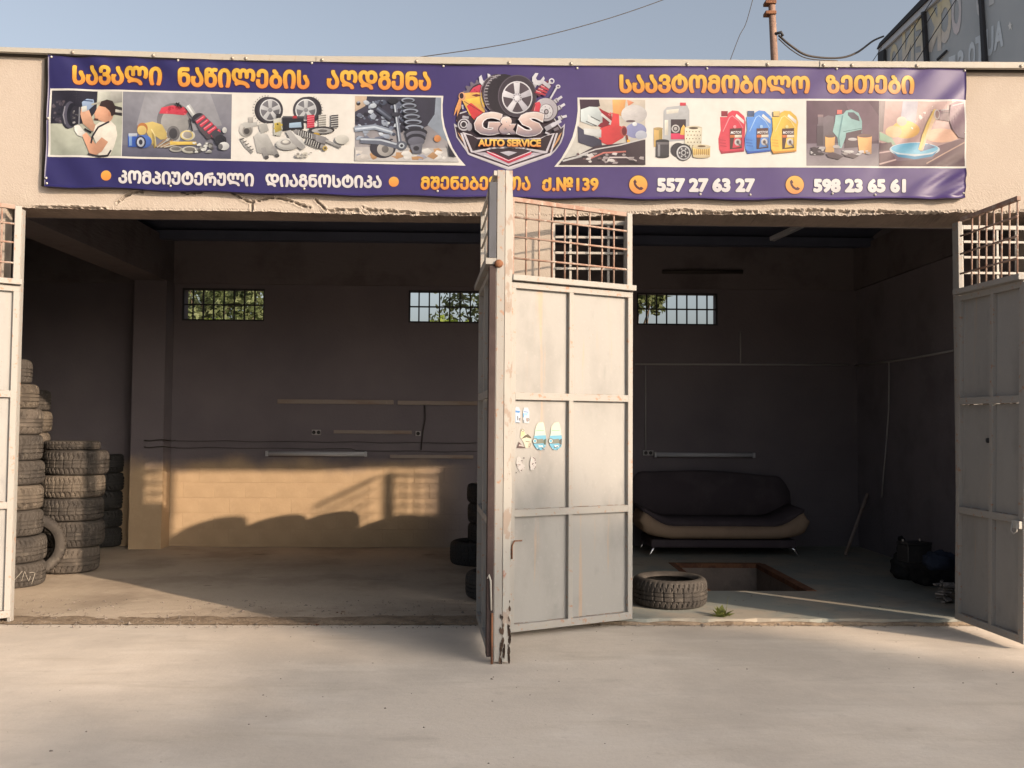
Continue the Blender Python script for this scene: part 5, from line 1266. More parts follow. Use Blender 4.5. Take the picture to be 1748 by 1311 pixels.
p.poly([(986, 216), (1010, 232), (1026, 240), (1028, 254), (1010, 252), (987, 244)], (76, 72, 88)); p.poly([(996, 220), (1026, 222), (1026, 236), (997, 230)], (226, 222, 214))
p.poly([(991, 188), (1006, 183), (1020, 184), (1028, 196), (1028, 210), (1012, 216), (991, 208)], (218, 222, 216)); p.poly([(1003, 196), (1016, 206), (1026, 210), (1020, 216), (1004, 212)], (236, 236, 228)); p.line([(1008, 200), (1024, 208)], 1.6, (110, 108, 106)); p.line([(1000, 208), (1018, 216)], 1.6, (110, 108, 106)); p.line([(1026, 196), (1042, 209), (1040, 214)], 4, (238, 226, 216))
p.line([(1069, 232), (1071, 243), (1074, 262)], 3, (128, 60, 40)); p.line([(1072, 240), (1074, 262)], 5, (244, 178, 60), 3)
p.poly([(986, 266), (1016, 250), (1060, 246), (1101, 240), (1101, yb2(1101)), (954, yb2(954)), (962, 272)], (70, 52, 58)); p.line([(984, 268), (1016, 256), (1058, 249), (1101, 238)], 2.2, (216, 206, 200)); p.line([(1006, 272), (1030, 262), (1068, 260)], 2.6, (206, 120, 108)); p.line([(1036, 278), (1040, 270), (1068, 270), (1086, 276)], 2.4, (214, 196, 190)); p.line([(960, 276), (990, 268), (1004, 264)], 3.2, (206, 200, 194)); p.blobs(26, 985, 262, 1100, 281, 1.5, 4, [(40, 28, 34), (176, 160, 156), (226, 214, 206), (120, 90, 90)], 12, 1.8)
p.build('photo_print', ban, cellp, label='printed photo of gloved hands pouring oil from a red canister')
p = PH_()
# photo: grey can with filters
p.poly([(1132, 190), (1138, 184), (1158, 182), (1164, 178), (1172, 180), (1176, 190), (1176, 240), (1131, 244)], (198, 194, 190)); p.poly([(1137, 189), (1158, 187), (1157, 194), (1137, 196)], CRM); p.rect(1134, 206, 1140, 232, CRM); p.rect(1160, 176.5, 1170, 182, (226, 70, 84)); p.poly([(1144.5, 205), (1170, 205), (1170, 229), (1144.5, 229)], (64, 50, 54)); p.poly([(1144.5, 229), (1170, 229), (1170, 239), (1144.5, 239)], (226, 66, 100)); p.ring(1152.5, 221, 7, 7, 2.2, (216, 206, 198)); p.ell(1152.5, 221, 3, 3, (190, 180, 172)); p.poly([(1160, 231), (1162, 220), (1166, 214), (1170, 220), (1170, 232)], (250, 196, 96))
p.rect(1115.5, 221, 1130, 252, (222, 180, 110)); p.ell(1123, 221, 8, 2.6, (190, 160, 110)); p.rect(1124, 222, 1130, 250, (180, 150, 84)); p.ell(1183, 220, 15, 4, (222, 206, 172)); p.poly([(1168, 220), (1198, 220), (1196, 258), (1168, 256)], (236, 222, 192)); p.ell(1183, 220, 8, 2, (90, 70, 50))
for k in range(24): p.ell(1171+(k % 5)*5.4+(k//5 % 2)*2.4, 226+(k//5)*6, 1, 1.2, (130, 104, 74), n=6); p.k -= .95
p.k += 1
p.rect(1119, 242, 1141.5, 268, (72, 66, 70)); p.ell(1130, 242, 11.5, 3, (54, 50, 52)); p.ell(1130, 268, 11.5, 3, (54, 50, 52)); p.rect(1122, 244, 1126, 268, (150, 144, 144)); p.rect(1120, 244, 1141, 248, (120, 112, 112))
p.ell(1157, 257, 12.5, 12, (64, 58, 62)); p.ell(1166, 261, 14, 14.5, (46, 42, 46)); p.ell(1166, 262, 12, 12.5, (206, 200, 196)); p.ell(1166, 262, 9.5, 10, (70, 64, 68)); p.ell(1166, 262, 4.5, 5, (196, 190, 186)); p.ell(1166, 262, 2.5, 2.8, (50, 46, 50))
for k in range(6): a = k*1.047; p.ell(1166+6.8*math.cos(a), 262+7.2*math.sin(a), 1.5, 1.6, (210, 204, 198), n=8); p.k -= .9
p.k += 1
p.poly([(1181, 252), (1211.5, 252), (1211, 267), (1182, 267)], (238, 198, 120)); p.ell(1196.5, 252, 15.5, 4, (226, 206, 166)); p.ell(1196.5, 251, 7, 1.7, (110, 80, 50)); p.ell(1196.5, 268, 15, 3.4, (222, 196, 150))
for k in range(8): p.line([(1184+k*3.5, 256), (1184+k*3.5, 266)], 1, (176, 130, 66)); p.k -= .95
p.k += 1
p.build('photo_print', ban, cellp, label='printed picture of a grey oil can among filters')
p = PH_()
def can(x, yo, c, d, cap, lab):
    # x: left edge of the can, in the proportions of the printed canisters
    q = lambda pts: [(x+a, yo+b_) for a, b_ in pts]
    p.poly(q([(3, 11), (15, 11), (17, 4), (24, 0), (34, 1), (44, 10), (47, 20), (46, 30), (44, 70), (5, 74), (1, 66), (0, 48), (4, 34)]), c); p.poly(q([(31, 6), (44, 17), (44, 23), (40, 20), (29, 10)]), (248, 236, 224)); p.poly(q([(5, 1), (16, 1), (16, 10), (5, 10)]), cap); p.line(q([(8, 36), (19, 12), (24, 9), (35, 18), (42, 30)]), 1.4, lab); p.line(q([(2, 50), (13, 51)]), 1, d); p.line(q([(2, 55), (13, 56)]), 1, d); p.line(q([(3, 60), (14, 61)]), 1, d); p.poly(q([(1, 66), (5, 74), (44, 70), (44, 67), (8, 70)]), d)
    p.poly(q([(20, 31), (40, 30), (40, 64), (20, 66)]), (84, 48, 44)); p.text('MOTOR', (x+21, yo+35.5, yo+40, x+39, yo+35, yo+39.5), (250, 240, 232), bold=.02, shear=.25); p.poly(q([(20, 42), (40, 41.5), (40, 46), (20, 46.5)]), (240, 222, 196)); p.poly(q([(20, 42), (28, 41.8), (28, 46.3), (20, 46.5)]), (226, 120, 60)); p.poly(q([(27, 47), (39, 46.5), (39, 62), (24, 64)]), c); p.ell(x+33, yo+54, 5.5, 6, (206, 196, 190)); p.ell(x+33, yo+54, 2.4, 3, (96, 80, 80)); p.line(q([(34, 56), (39, 62)]), 2.4, (120, 104, 100)); p.ell(x+28, yo+28, 2.6, 2.8, lab)
can(1225.5, 189.5, (226, 66, 84), (178, 40, 64), (150, 40, 56), (246, 150, 156)); can(1270.5, 189.5, (96, 150, 222), (64, 96, 176), (84, 100, 136), (176, 208, 244)); can(1314, 190, (244, 196, 78), (226, 152, 56), (246, 206, 130), (252, 226, 150))
p.build('photo_print', ban, cellp, label='printed picture of red, blue and yellow oil canisters')
p = PH_()
p.poly([(1375.5, yt2(1375)), (1499, yt2(1499)), (1499, yb2(1499)), (1375.5, yb2(1375))], (104, 74, 88), (84, 58, 72)); p.poly([(1375.5, 246), (1499, 246), (1499, yb2(1499)), (1375.5, yb2(1375))], (128, 110, 120), (164, 150, 150)); p.poly([(1440, yt2(1440)), (1480, yt2(1480)), (1499, 200), (1499, 240), (1470, 246)], (118, 88, 100))
p.poly([(1393, 216), (1398, 206), (1404, 202), (1412, 198), (1422, 200), (1422, 250), (1393, 250)], (120, 104, 110)); p.rect(1395, 198, 1403.5, 216, (134, 116, 122)); p.poly([(1393, 216), (1404, 216), (1404, 250), (1393, 250)], (90, 74, 82)); p.rect(1394.5, 197, 1404, 201, (160, 130, 130))
p.poly([(1425, 198), (1438, 196), (1443, 190), (1452, 188), (1464, 194), (1470, 208), (1470, 228), (1442, 236), (1435, 254), (1430, 254), (1428, 236), (1420, 226), (1424, 208)], (158, 196, 190)); p.poly([(1446, 193), (1456, 193), (1464, 200), (1466, 208), (1452, 204), (1446, 198)], (96, 84, 96)); p.poly([(1428, 189), (1436, 189), (1436, 196), (1427, 196)], (232, 116, 104)); p.line([(1438, 226), (1470, 220)], 1, (84, 120, 118)); p.line([(1437, 198), (1430, 236), (1432, 252)], 2.4, (112, 156, 156)); p.poly([(1443, 228), (1470, 222), (1466, 252), (1440, 254)], (84, 56, 68)); p.ell(1454, 239, 8, 2.6, (196, 184, 180))
p.poly([(1407, 234), (1424, 234), (1422, 262), (1407, 261)], (232, 178, 108)); p.ell(1415.5, 234, 8.5, 2.4, (110, 84, 80)); p.poly([(1462, 233), (1487, 233), (1486, 264), (1465, 262)], (236, 172, 104)); p.ell(1474.5, 233, 12.5, 3, (120, 88, 80)); p.ell(1426, 252, 6, 3, (190, 178, 172)); p.blobs(20, 1382, 252, 1408, 266, 1.5, 5, [(200, 190, 186), (110, 92, 98), (70, 54, 62)], 13, 1.4); p.poly([(1408, 264), (1420, 261), (1438, 268), (1430, 274), (1412, 270)], (86, 64, 72)); p.poly([(1438, 263), (1450, 262), (1464, 268), (1456, 272), (1440, 268)], (84, 62, 70)); p.blobs(14, 1436, 258, 1486, 266, 1.5, 4, [(214, 204, 198), (170, 156, 152)], 14, 1.8)
p.build('photo_print', ban, cellp, label='printed photo of a pale green canister and orange filters on dark purple')
p = PH_()
p.poly([(1499.5, yt2(1499)), (1645, yt2(1645)), (1645, yb2(1645)), (1499.5, yb2(1499))], (222, 184, 172), (160, 120, 116)); p.poly([(1499.5, yt2(1499)), (1510, yt2(1510)), (1506, 226), (1499.5, 226)], (176, 156, 150)); p.poly([(1540, yt2(1540)), (1566, yt2(1566)), (1562, 214), (1536, 206)], (206, 196, 200)); p.ell(1545, 222, 24, 15, (248, 190, 106)); p.ell(1538, 208, 9, 8, (250, 214, 190)); p.ell(1524, 226, 14, 10, (244, 198, 150)); p.ell(1606, 232, 30, 12, (232, 178, 146)); p.poly([(1500, 226), (1520, 236), (1530, 250), (1500, 240)], (168, 190, 160)); p.ell(1632, 250, 12, 7, (170, 180, 150))
p.poly([(1499.5, 244), (1560, 262), (1645, 236), (1645, yb2(1645)), (1499.5, yb2(1499))], (112, 76, 84), (96, 62, 72)); p.poly([(1499.5, 246), (1520, 244), (1524, 256), (1499.5, 258)], (88, 58, 68)); p.line([(1499.5, 262), (1524, 258)], 2.2, (206, 170, 166)); p.line([(1500, 281), (1540, 270), (1580, 268)], 2.6, (214, 178, 168)); p.line([(1580, 280), (1612, 262), (1645, 244)], 2, (190, 150, 130))
p.poly([(1518, 256), (1604, 252), (1590, 272), (1530, 276)], (120, 92, 104)); p.ell(1560, 256, 43, 12, (206, 214, 216)); p.ell(1560, 254.5, 40, 9.5, (84, 160, 190), (126, 190, 212)); p.poly([(1521, 258), (1530, 264), (1560, 268), (1590, 264), (1600, 257), (1590, 268), (1560, 273), (1532, 269)], (64, 140, 176)); p.poly([(1566, 254), (1584, 246), (1596, 252), (1570, 260)], (110, 120, 146))
p.poly([(1592, 188), (1596, 187), (1590, 206), (1582, 222), (1576, 240), (1570, 258), (1566, 256), (1572, 232), (1580, 212)], (250, 206, 120)); p.poly([(1594, 189), (1604, 190), (1592, 210), (1582, 234), (1574, 258), (1570, 258), (1580, 228)], (228, 190, 150)); p.poly([(1594, 190), (1618, 187), (1620, 208), (1600, 206)], (128, 96, 104)); p.ell(1597, 197, 4.5, 9, (206, 190, 180)); p.ell(1597.5, 197, 3, 7, (150, 116, 110)); p.line([(1604, 190), (1618, 188)], 2, (200, 184, 180)); p.line([(1604, 195), (1620, 193)], 1.6, (96, 70, 80)); p.poly([(1620, 180), (1630, yt2(1630)), (1645, yt2(1645)), (1645, 238), (1634, 236), (1624, 222), (1619, 204)], (176, 140, 148), (120, 88, 100)); p.line([(1624, 182), (1645, 176)], 2, (214, 190, 190))
p.build('photo_print', ban, cellp, label='printed photo of oil poured into a light blue funnel')

# --- lettering
def mt(s_): return ''.join(chr(ord(c)+0x1C90-0x10D0) if 0x10D0 <= ord(c) <= 0x10FF else c for c in s_)
GT, GM, GB_ = (250, 206, 84), (246, 180, 64), (244, 148, 70)
def gold(body, quad, dil=None, out=(120, 48, 44)):
    dil = dil or (quad[2]-quad[1])*.052
    p = PR(.003); p.text(body, quad, out, bold=0, grow=.9, dil=dil+.9); p.k += 2; p.text(body, quad, GT, GB_, bold=0, mid=GM, dil=dil); return p.build('heading_lettering', ban, cell)
gold(mt('სავალი'), (125, 111.5, 145.5, 277.5, 115, 147.5))
gold(mt('ნაწილების'), (305, 115.5, 149.5, 529, 120.5, 153.5))
gold(mt('აღდგენა'), (558, 120.5, 153.5, 736, 123, 155.5))
gold(mt('საავტომობილო'), (1057, 126.5, 160, 1381.5, 129.5, 161))
gold(mt('ზეთები'), (1408.5, 129, 160.5, 1559.5, 130, 161.5))
gold(mt('მშენებელთა'), (718.5, 302, 324.5, 905.5, 301.5, 326))
gold(mt('ქ.№139'), (925, 303, 327, 1021.5, 303, 327))
def white(body, quad, bold=1.2):
    dil = bold; p = PR(.003); p.text(body, quad, (52, 34, 84), bold=0, grow=.8, dil=dil+.8); p.k += 2; p.text(body, quad, (252, 242, 232), (236, 224, 218), bold=0, dil=dil); return p.build('contact_lettering', ban, cell)
white(mt('კომპიუტერული'), (203.5, 290.5, 314, 434.5, 296, 319.5))
white(mt('დიაგნოსტიკა'), (454, 296.5, 320, 652, 299.5, 322))
white('557 27 63 27', (1120.5, 304.5, 328.5, 1288, 305, 329), 1.9)
white('598 23 65 61', (1387, 306, 329.5, 1545.5, 306, 329.5), 1.9)
for (x, y, r_) in ((182.5, 300.5, 8.7), (672.5, 311, 8.7)):
    p = PR(.003); p.ell(x, y, r_, r_, (250, 184, 84), (244, 148, 66)); p.build('orange_dot', ban, cell)
for (x, y) in ((1089, 316), (1355.5, 316.5)):
    p = PR(.003); p.ell(x, y, 16.5, 16.5, (100, 50, 60)); p.ell(x, y, 15.4, 15.4, (252, 196, 84), (246, 150, 78), n=40)
    p.poly([(x-8.4, y-5.4), (x-5.6, y-9), (x-2.4, y-4.2), (x-4.4, y-1.8), (x-1.4, y+2.6), (x+2.4, y+5.0), (x+4.6, y+3.4), (x+9.0, y+6.4), (x+6.2, y+9.4), (x+1.8, y+9.2), (x-3.6, y+5.8), (x-7.0, y+.8)], (92, 44, 52)); p.build('phone_icon', ban, cell)

# --- round service emblem
L = Print(SBAN, .003, shade=.22)
def lx(a): return 740+a/5.463
def ly(a): return 100+a/5.463
def Q(pts): return [(lx(a), ly(b_)) for a, b_ in pts]
DK = (56, 36, 46)
# shield
L.poly(Q([(190, 610), (240, 640), (300, 520), (1100, 520), (1190, 650), (1225, 610), (1215, 720), (1190, 790), (1140, 860), (1090, 910), (730, 1040), (690, 1042), (330, 905), (270, 820), (215, 740)]), (206, 196, 198))
L.poly(Q([(202, 640), (240, 650), (300, 540), (1100, 540), (1186, 660), (1212, 640), (1200, 725), (1172, 795), (1128, 855), (1080, 898), (700, 1028), (340, 893), (285, 815), (225, 735)]), DK)
L.poly(Q([(225, 690), (262, 760), (310, 830), (345, 870), (300, 810), (250, 720)]), (216, 160, 110)); L.poly(Q([(1195, 690), (1172, 760), (1110, 850), (1080, 870), (1130, 800), (1170, 720)]), (216, 160, 110))
L.poly(Q([(270, 700), (330, 885), (700, 1015), (1085, 885), (1140, 700), (1160, 700), (1095, 900), (700, 1032), (320, 898), (250, 700)]), (226, 214, 214))
L.poly(Q([(380, 885), (480, 880), (700, 965), (930, 880), (1020, 890), (700, 1000)]), (204, 190, 196)); L.poly(Q([(490, 872), (560, 885), (700, 950), (860, 885), (920, 875), (905, 900), (700, 985), (520, 900)]), (226, 62, 92), (176, 40, 66)); L.poly(Q([(620, 880), (700, 868), (780, 880), (700, 915)]), (200, 190, 196)); L.line(Q([(500, 870), (700, 958), (910, 870)]), 1.2, (240, 226, 226)); L.line(Q([(470, 905), (700, 1000), (940, 905)]), 1.2, (240, 226, 226))
L.poly(Q([(270, 690), (350, 715), (400, 745), (1000, 745), (1060, 715), (1130, 700), (1060, 885), (1020, 890), (850, 850), (700, 842), (540, 850), (390, 885), (350, 880)]), (222, 210, 212)); L.poly(Q([(300, 712), (370, 728), (410, 758), (990, 758), (1040, 730), (1110, 712), (1045, 868), (850, 835), (700, 826), (540, 835), (365, 868)]), (58, 40, 46))
# gear, pad, fuel can
gp = []
for k in range(28):
    a = math.radians(165+k*5.2); r_ = 165 if (k//2) % 2 else 138; gp.append((430+r_*math.cos(a), 370+r_*math.sin(a)))
L.poly(Q(gp+[(430, 370)]), (120, 106, 118)); L.ell(lx(440), ly(350), 20, 20, DK); L.poly(Q([(335, 325), (370, 280), (420, 255), (465, 245), (470, 330)]), (222, 70, 92)); L.blobs(6, lx(360), ly(275), lx(455), ly(320), 1, 2, [(170, 30, 56)], 3)
L.poly(Q([(245, 345), (290, 330), (340, 325), (470, 325), (480, 520), (380, 580), (330, 520), (270, 400)]), (246, 190, 96)); L.poly(Q([(310, 450), (350, 420), (480, 520), (400, 590), (360, 560)]), (226, 70, 72)); L.poly(Q([(300, 390), (460, 360), (470, 440), (340, 420)]), (250, 202, 84)); L.poly(Q([(355, 350), (400, 338), (450, 350), (400, 365)]), (120, 50, 50)); L.line(Q([(285, 405), (470, 520)]), 1, (120, 56, 50)); L.ell(lx(268), ly(360), 6, 7, (240, 176, 130)); L.ell(lx(262), ly(355), 3.6, 4.8, DK)
L.poly(Q([(240, 380), (262, 390), (255, 470), (235, 560), (240, 600), (215, 590), (225, 480), (190, 545), (205, 470)]), (238, 164, 100))
L.poly(Q([(215, 560), (250, 480), (330, 530), (380, 600), (340, 700), (230, 680)]), DK); L.line(Q([(245, 520), (310, 500)]), 2, (214, 206, 206)); L.line(Q([(270, 440), (275, 480)]), 3, (190, 184, 186)); L.line(Q([(270, 550), (330, 560)]), 4, (186, 178, 182)); L.ell(lx(285), ly(625), 10.5, 10.5, (206, 198, 200)); L.ell(lx(282), ly(622), 8, 8.2, DK); L.ell(lx(282), ly(622), 6, 6.2, (226, 218, 218)); L.ell(lx(282), ly(622), 4, 4.4, (60, 50, 52)); L.ell(lx(335), ly(645), 5, 7, (176, 168, 172))
# spanners
def spanner(cx, cy, ang, s=1.0, hl=60):
    a = math.radians(ang); R_ = lambda x, y: (lx(cx+s*(x*math.cos(a)-y*math.sin(a))), ly(cy+s*(x*math.sin(a)+y*math.cos(a))))
    L.poly([R_(-22, 30), (R_(22, 30)), R_(20, 30+hl), R_(-20, 30+hl)], (196, 188, 192)); L.poly([R_(*q) for q in ((-55, -45), (-60, 5), (-40, 40), (0, 52), (40, 40), (60, 5), (52, -48), (30, -62), (24, -10), (0, 5), (-24, -5), (-28, -60))], (228, 220, 222))
spanner(487, 215, -12, 1.0, 50); spanner(970, 210, 32, .95, 110)
# tyre
L.ell(lx(600), ly(340), 27, 34, (70, 56, 64), rot=-8); L.ell(lx(660), ly(345), 31, 35, (44, 34, 42), rot=-8)
for k in range(13):
    a = math.radians(150+k*9.5); c_, s_ = math.cos(a), math.sin(a); L.line([(lx(640)+c_*25, ly(345)+s_*33), (lx(610)+c_*25, ly(345)+s_*33)], 1.7, (176, 166, 168)); L.k -= .9
L.k += 1
for r_ in (27.5, 25): L.ring(lx(560+(28-r_)*8), ly(350), r_*.85, r_*1.2, 1.3, (150, 138, 144), a0=120, a1=275)
L.ell(lx(780), ly(360), 33, 36, (96, 84, 92)); L.ell(lx(782), ly(362), 31.5, 34.5, (66, 54, 62)); L.ell(lx(780), ly(372), 26, 27.5, (232, 224, 224)); L.ell(lx(780), ly(372), 24, 25.5, (88, 74, 80))
for k in range(5):
    a = math.radians(-92+72*k); c_, s_ = math.cos(a), math.sin(a); X, Y = lx(780), ly(375)
    L.poly([(X-s_*3.4+c_*4, Y+c_*3.4+s_*4), (X+c_*24-s_*5.4, Y+s_*25.5+c_*5.4), (X+c_*24+s_*5.4, Y+s_*25.5-c_*5.4), (X+s_*3.4+c_*4, Y-c_*3.4+s_*4)], (232, 224, 224) if k in (0, 4, 3) else (206, 198, 202)); L.k -= .9
L.k += 1; L.ell(lx(780), ly(375), 8, 8, (214, 206, 208)); L.ell(lx(780), ly(380), 4.4, 4.4, (240, 232, 232))
for k in range(10): a = k*.628; L.ell(lx(780)+6.4*math.cos(a), ly(375)+6.4*math.sin(a), .9, .9, (84, 66, 72), n=6); L.k -= .95
L.k += 1
# shock, rods, brake disc, plugs on the right
L.line(Q([(960, 350), (1000, 300), (1080, 240)]), 12, (110, 40, 56))
for k in range(4): L.line(Q([(955+k*22, 320-k*24), (1045+k*14, 352-k*24)]), 3.4, (196, 62, 76)); L.line(Q([(955+k*22, 312-k*24), (1000+k*18, 326-k*24)]), 1, (250, 190, 186)); L.k -= 1.6
L.k += 1.6; L.line(Q([(1020, 232), (1085, 280)]), 6, (206, 198, 200)); L.line(Q([(1060, 262), (1095, 225)]), 4, (190, 182, 186)); L.ring(lx(1100), ly(222), 4.8, 4.8, 2, (232, 224, 226)); L.line(Q([(1085, 390), (1125, 320), (1155, 270)]), 3, (216, 208, 212)); L.ell(lx(1160), ly(272), 4, 3.4, (224, 216, 218)); L.ell(lx(1160), ly(272), 1.8, 1.6, (120, 100, 112))
for (a0_, b0_, a1_, b1_) in ((1120, 420, 1195, 365), (1150, 480, 1222, 435), (1160, 570, 1240, 545)):
    L.line(Q([(a0_, b0_), ((a0_+a1_)/2, (b0_+b1_)/2)]), 7, (196, 188, 190)); L.line(Q([((a0_+a1_)/2, (b0_+b1_)/2), (a1_, b1_)]), 4.2, (222, 214, 216)); L.line(Q([(a0_+18, b0_-30), (a0_+45, b0_+10)]), 1.4, (90, 76, 82))
L.ell(lx(1045), ly(490), 21, 20.5, (60, 46, 54)); L.ell(lx(1043), ly(488), 20, 19.6, (190, 180, 182)); L.ell(lx(1050), ly(505), 12, 13, (120, 106, 110)); L.ell(lx(1049), ly(505), 11, 12, (222, 214, 212)); L.ell(lx(1050), ly(508), 4, 4.6, (70, 56, 60)); L.ell(lx(1051), ly(508), 2.4, 3, (176, 164, 164))
for k in range(6): a = k*1.047+.3; L.ell(lx(1049)+7.4*math.cos(a), ly(505)+8*math.sin(a), .9, .9, (130, 116, 118), n=6); L.k -= .95
L.k += 1
L.poly(Q([(935, 430), (985, 415), (1000, 440), (985, 510), (930, 505)]), (226, 70, 84)); L.line(Q([(945, 430), (940, 500)]), 1.4, (250, 150, 150)); L.poly(Q([(905, 505), (940, 420), (950, 440), (930, 505)]), (120, 60, 60))
L.line(Q([(1040, 670), (1130, 620)]), 8, (176, 168, 172)); L.line(Q([(1095, 640), (1185, 590)]), 6, (212, 204, 208)); L.line(Q([(1040, 700), (1080, 715)]), 3, (200, 192, 196)); L.line(Q([(1120, 680), (1165, 660)]), 5, (120, 106, 112))
# letters
for body, qd, sh_ in (('G', (372, 505, 735, 650, 505, 735), .12), ('&', (600, 548, 728, 790, 548, 728), 0), ('S', (760, 505, 745, 1040, 505, 745), .12)):
    qq = (lx(qd[0]), ly(qd[1]), ly(qd[2]), lx(qd[3]), ly(qd[4]), ly(qd[5]))
    L.text(body, qq, (84, 62, 70), bold=.085, shear=sh_); L.k += 1
    q3 = (qq[0]+1.2, qq[1]+1, qq[2]-1, qq[3]-1.2, qq[4]+1, qq[5]-1); L.text(body, q3, (250, 240, 236), bold=.07, shear=sh_); L.k += 1
    q2 = (qq[0]+2.2, qq[1]+1.9, qq[2]-1.9, qq[3]-2.2, qq[4]+1.9, qq[5]-1.9); L.text(body, q2, (238, 218, 204), (140, 128, 140), bold=.045, mid=(222, 186, 172), shear=sh_)
L.text('AUTO SERVICE', (lx(415), ly(765), ly(835), lx(1000), ly(765), ly(838)), (110, 40, 30), bold=.07, grow=.5); L.k += 1
L.text('AUTO SERVICE', (lx(415), ly(765), ly(832), lx(1000), ly(765), ly(835)), (250, 214, 100), (244, 150, 70), bold=.05)
L.build('emblem_print', ban, cellp)

# --- reversed letters on the far sign
def bt(body, quad, col, nm='sign_letter', col2=None):
    q = Print(SB, .002); q.STEP = .001; q.text(body, (quad[3], quad[4], quad[5], quad[0], quad[1], quad[2]), col, col2, bold=.05); q.c = [tuple(min(.9, x*2.9) for x in c) for c in q.c]; return q.build(nm, bb)
YEL, PAL = (196, 176, 132), (188, 180, 170)
bt('O', (1624, -14, 62, 1641, -24, 58), PAL, col2=(196, 178, 168))
bt('C', (1606, -2, 76, 1624, -14, 70), YEL, col2=(198, 182, 166))
bt('K', (1581, 20, 90, 1607, 2, 86), YEL, col2=(198, 182, 166))
bt('E', (1563, 36, 108, 1578, 28, 106), YEL, col2=(196, 182, 168))
bt('N', (1540, 52, 116, 1560, 42, 114), YEL, col2=(196, 182, 168))
bt('O', (1519, 78, 124, 1533, 72, 122), YEL, col2=(190, 176, 164))
bt('A', (1696, 42, 88, 1713, 30, 78), (192, 190, 184)); bt('U', (1683, 51, 99, 1696, 43, 92), (192, 190, 184)); bt('T', (1665, 64, 112, 1680, 56, 104), (192, 190, 184)); bt('O', (1653, 73, 122, 1665, 69, 114), (192, 190, 184))
bt('S', (1634, 87, 135, 1645, 84, 128), (192, 190, 184)); bt('E', (1619, 98, 142, 1631, 93, 136), (192, 190, 184))
bt('O', (1666, -44, 30, 1676, -50, 24), PAL); bt('I', (1688, -60, 11, 1697, -66, 5), PAL)
q = Print(SB, .002); q.poly([(1724, 36), (1725.3, 41), (1728, 40.5), (1726, 44), (1727.5, 52), (1724.5, 48), (1722, 52), (1722.3, 46), (1720.5, 44), (1722.6, 41.5)], (196, 196, 192)); q.c = [(.8, .8, .78)]*len(q.c); q.build('sign_star', bb)

# --- stickers on the gate leaf
RHv = Vector((RH.x, RH.y, 0)); ud = Vector((RO_.x-RH.x, RO_.y-RH.y, 0)).normalized(); nn = Vector((-ud.y, ud.x, 0))
inv = Matrix.Rotation(-math.atan2(ud.y, ud.x), 4, 'Z')
def SG(px, py, off=0.0): return inv @ (on_plane(px, py, RHv+nn*(.010+off), nn)-RHv)
def sticker(fn, lab):
    q = Print(SG, .0); q.STEP = .0003; fn(q); q.build('sticker', gR, label=lab)
def gx(a): return 820+a/6.474
def gy(a): return 660+a/6.474
def G(pts): return [(gx(a), gy(b_)) for a, b_ in pts]
def s1(q):
    q.poly(G([(380, 250), (395, 222), (425, 228), (442, 262), (440, 400), (380, 395)]), (206, 214, 222)); q.poly(G([(383, 262), (440, 268), (432, 290), (386, 284)]), (60, 140, 206)); q.poly(G([(378, 300), (390, 305), (392, 395), (378, 392)]), (130, 176, 214)); q.poly(G([(408, 325), (416, 322), (418, 370), (410, 372)]), (70, 56, 60)); q.poly(G([(425, 350), (444, 345), (436, 385)]), (130, 96, 90)); q.line(G([(396, 396), (436, 400)]), .8, (90, 80, 84))
def s2(q):
    q.poly(G([(472, 270), (485, 232), (525, 232), (542, 280), (538, 405), (472, 398)]), (214, 218, 220)); q.line(G([(480, 275), (530, 283)]), 1.2, (50, 120, 200)); q.poly(G([(472, 290), (486, 296), (484, 340), (472, 338)]), (110, 180, 226)); q.poly(G([(490, 290), (528, 292), (516, 320), (492, 318)]), (160, 210, 234)); q.poly(G([(505, 350), (530, 345), (526, 390), (508, 380)]), (176, 150, 140)); q.line(G([(474, 370), (482, 372), (480, 398)]), .8, (70, 60, 60)); q.line(G([(530, 350), (540, 362), (532, 380)]), .8, (96, 70, 64))
def s3(q):
    q.poly(G([(450, 470), (485, 465), (487, 500), (500, 520), (560, 560), (562, 670), (500, 678), (470, 600), (440, 560)]), (238, 222, 190)); q.poly(G([(450, 578), (490, 540), (525, 525), (562, 560), (562, 574), (510, 560)]), (84, 70, 40)); q.poly(G([(450, 500), (490, 500), (490, 530), (450, 560)]), (248, 224, 150)); q.ring(gx(468), gy(484), 2.6, 2.4, .9, (90, 80, 70)); q.poly(G([(402, 678), (425, 608), (455, 640), (440, 655), (490, 668), (495, 680)]), (84, 46, 44)); q.ell(gx(437), gy(648), 1.6, 1.6, (214, 190, 180)); q.line(G([(500, 604), (550, 612)]), 1, (84, 70, 40)); q.poly(G([(535, 630), (560, 618), (556, 672), (530, 668)]), (206, 186, 160)); q.line(G([(540, 632), (554, 628), (552, 655), (535, 668)]), .7, (84, 66, 56))
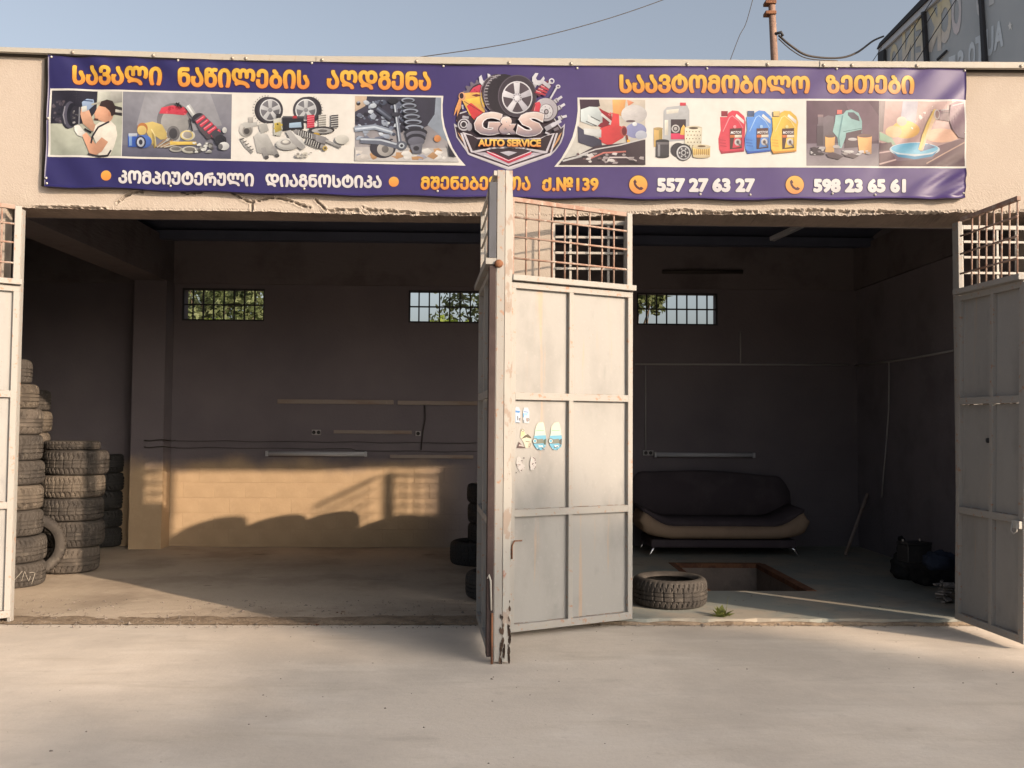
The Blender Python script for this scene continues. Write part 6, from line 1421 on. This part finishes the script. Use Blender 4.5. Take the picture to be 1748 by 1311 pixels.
def drop(cx, c2):
    def f(q):
        q.poly(G([(cx-70, 640), (cx-78, 580), (cx-62, 530), (cx-50, 440), (cx-20, 400), (cx+30, 392), (cx+42, 420), (cx+52, 480), (cx+60, 540), (cx+68, 590), (cx+60, 660), (cx+10, 704), (cx-40, 690)]), (240, 230, 200)); q.poly(G([(cx-55, 475), (cx+50, 470), (cx+56, 525), (cx-60, 530)]), (208, 236, 206)); q.poly(G([(cx-64, 540), (cx+60, 536), (cx+68, 590), (cx+60, 660), (cx+10, 704), (cx-40, 690), (cx-72, 640), (cx-76, 590)]), (110, 190, 214)); q.line(G([(cx-44, 484), (cx+40, 484)]), .9, (150, 176, 130)); q.poly(G([(cx-44, 584), (cx+30, 575), (cx+40, 625), (cx-40, 632)]), (130, 130, 110)); q.ring(gx(cx-58), gy(600), 3.4, 3.8, 1.2, (226, 220, 200)); q.ring(gx(cx-58), gy(600), 4.2, 4.8, .9, (54, 60, 60)); q.poly(G([(cx+36, 590), (cx+66, 572), (cx+62, 640), (cx+40, 640)]), c2); q.rect(gx(cx-18), gy(648), gx(cx+28), gy(668), (232, 236, 232)); q.blobs(16, gx(cx-45), gy(640), gx(cx+55), gy(700), .4, 1.4, [(40, 70, 76), (60, 120, 150), (220, 230, 226), (44, 50, 50)], int(cx))
    return f
def s6(q):
    q.poly(G([(400, 790), (425, 768), (455, 800), (458, 850), (490, 870), (488, 910), (440, 945), (410, 900), (395, 850)]), (222, 208, 196)); q.blobs(16, gx(398), gy(775), gx(488), gy(940), .5, 1.6, [(120, 96, 96), (170, 130, 124), (236, 226, 216), (84, 66, 70)], 6); q.ell(gx(398), gy(951), 1.2, 1, (120, 110, 104))
def s7(q):
    q.poly(G([(560, 780), (590, 775), (610, 810), (618, 860), (600, 905), (560, 925), (545, 860)]), (226, 212, 200)); q.blobs(14, gx(548), gy(780), gx(615), gy(920), .5, 1.5, [(110, 84, 84), (150, 116, 110), (236, 226, 216)], 7); q.line(G([(580, 780), (606, 800), (604, 825)]), 1.2, (120, 84, 84))
sticker(s1, 'torn blue and white sticker, upper left'); sticker(s2, 'torn blue sticker beside it'); sticker(s3, 'torn yellow and brown sticker'); sticker(drop(662, (64, 90, 70)), 'blue green drop shaped sticker'); sticker(drop(836, (70, 70, 66)), 'drop shaped sticker nearest the middle stile'); sticker(s6, 'mostly torn off reddish sticker'); sticker(s7, 'small torn sticker below the drops')
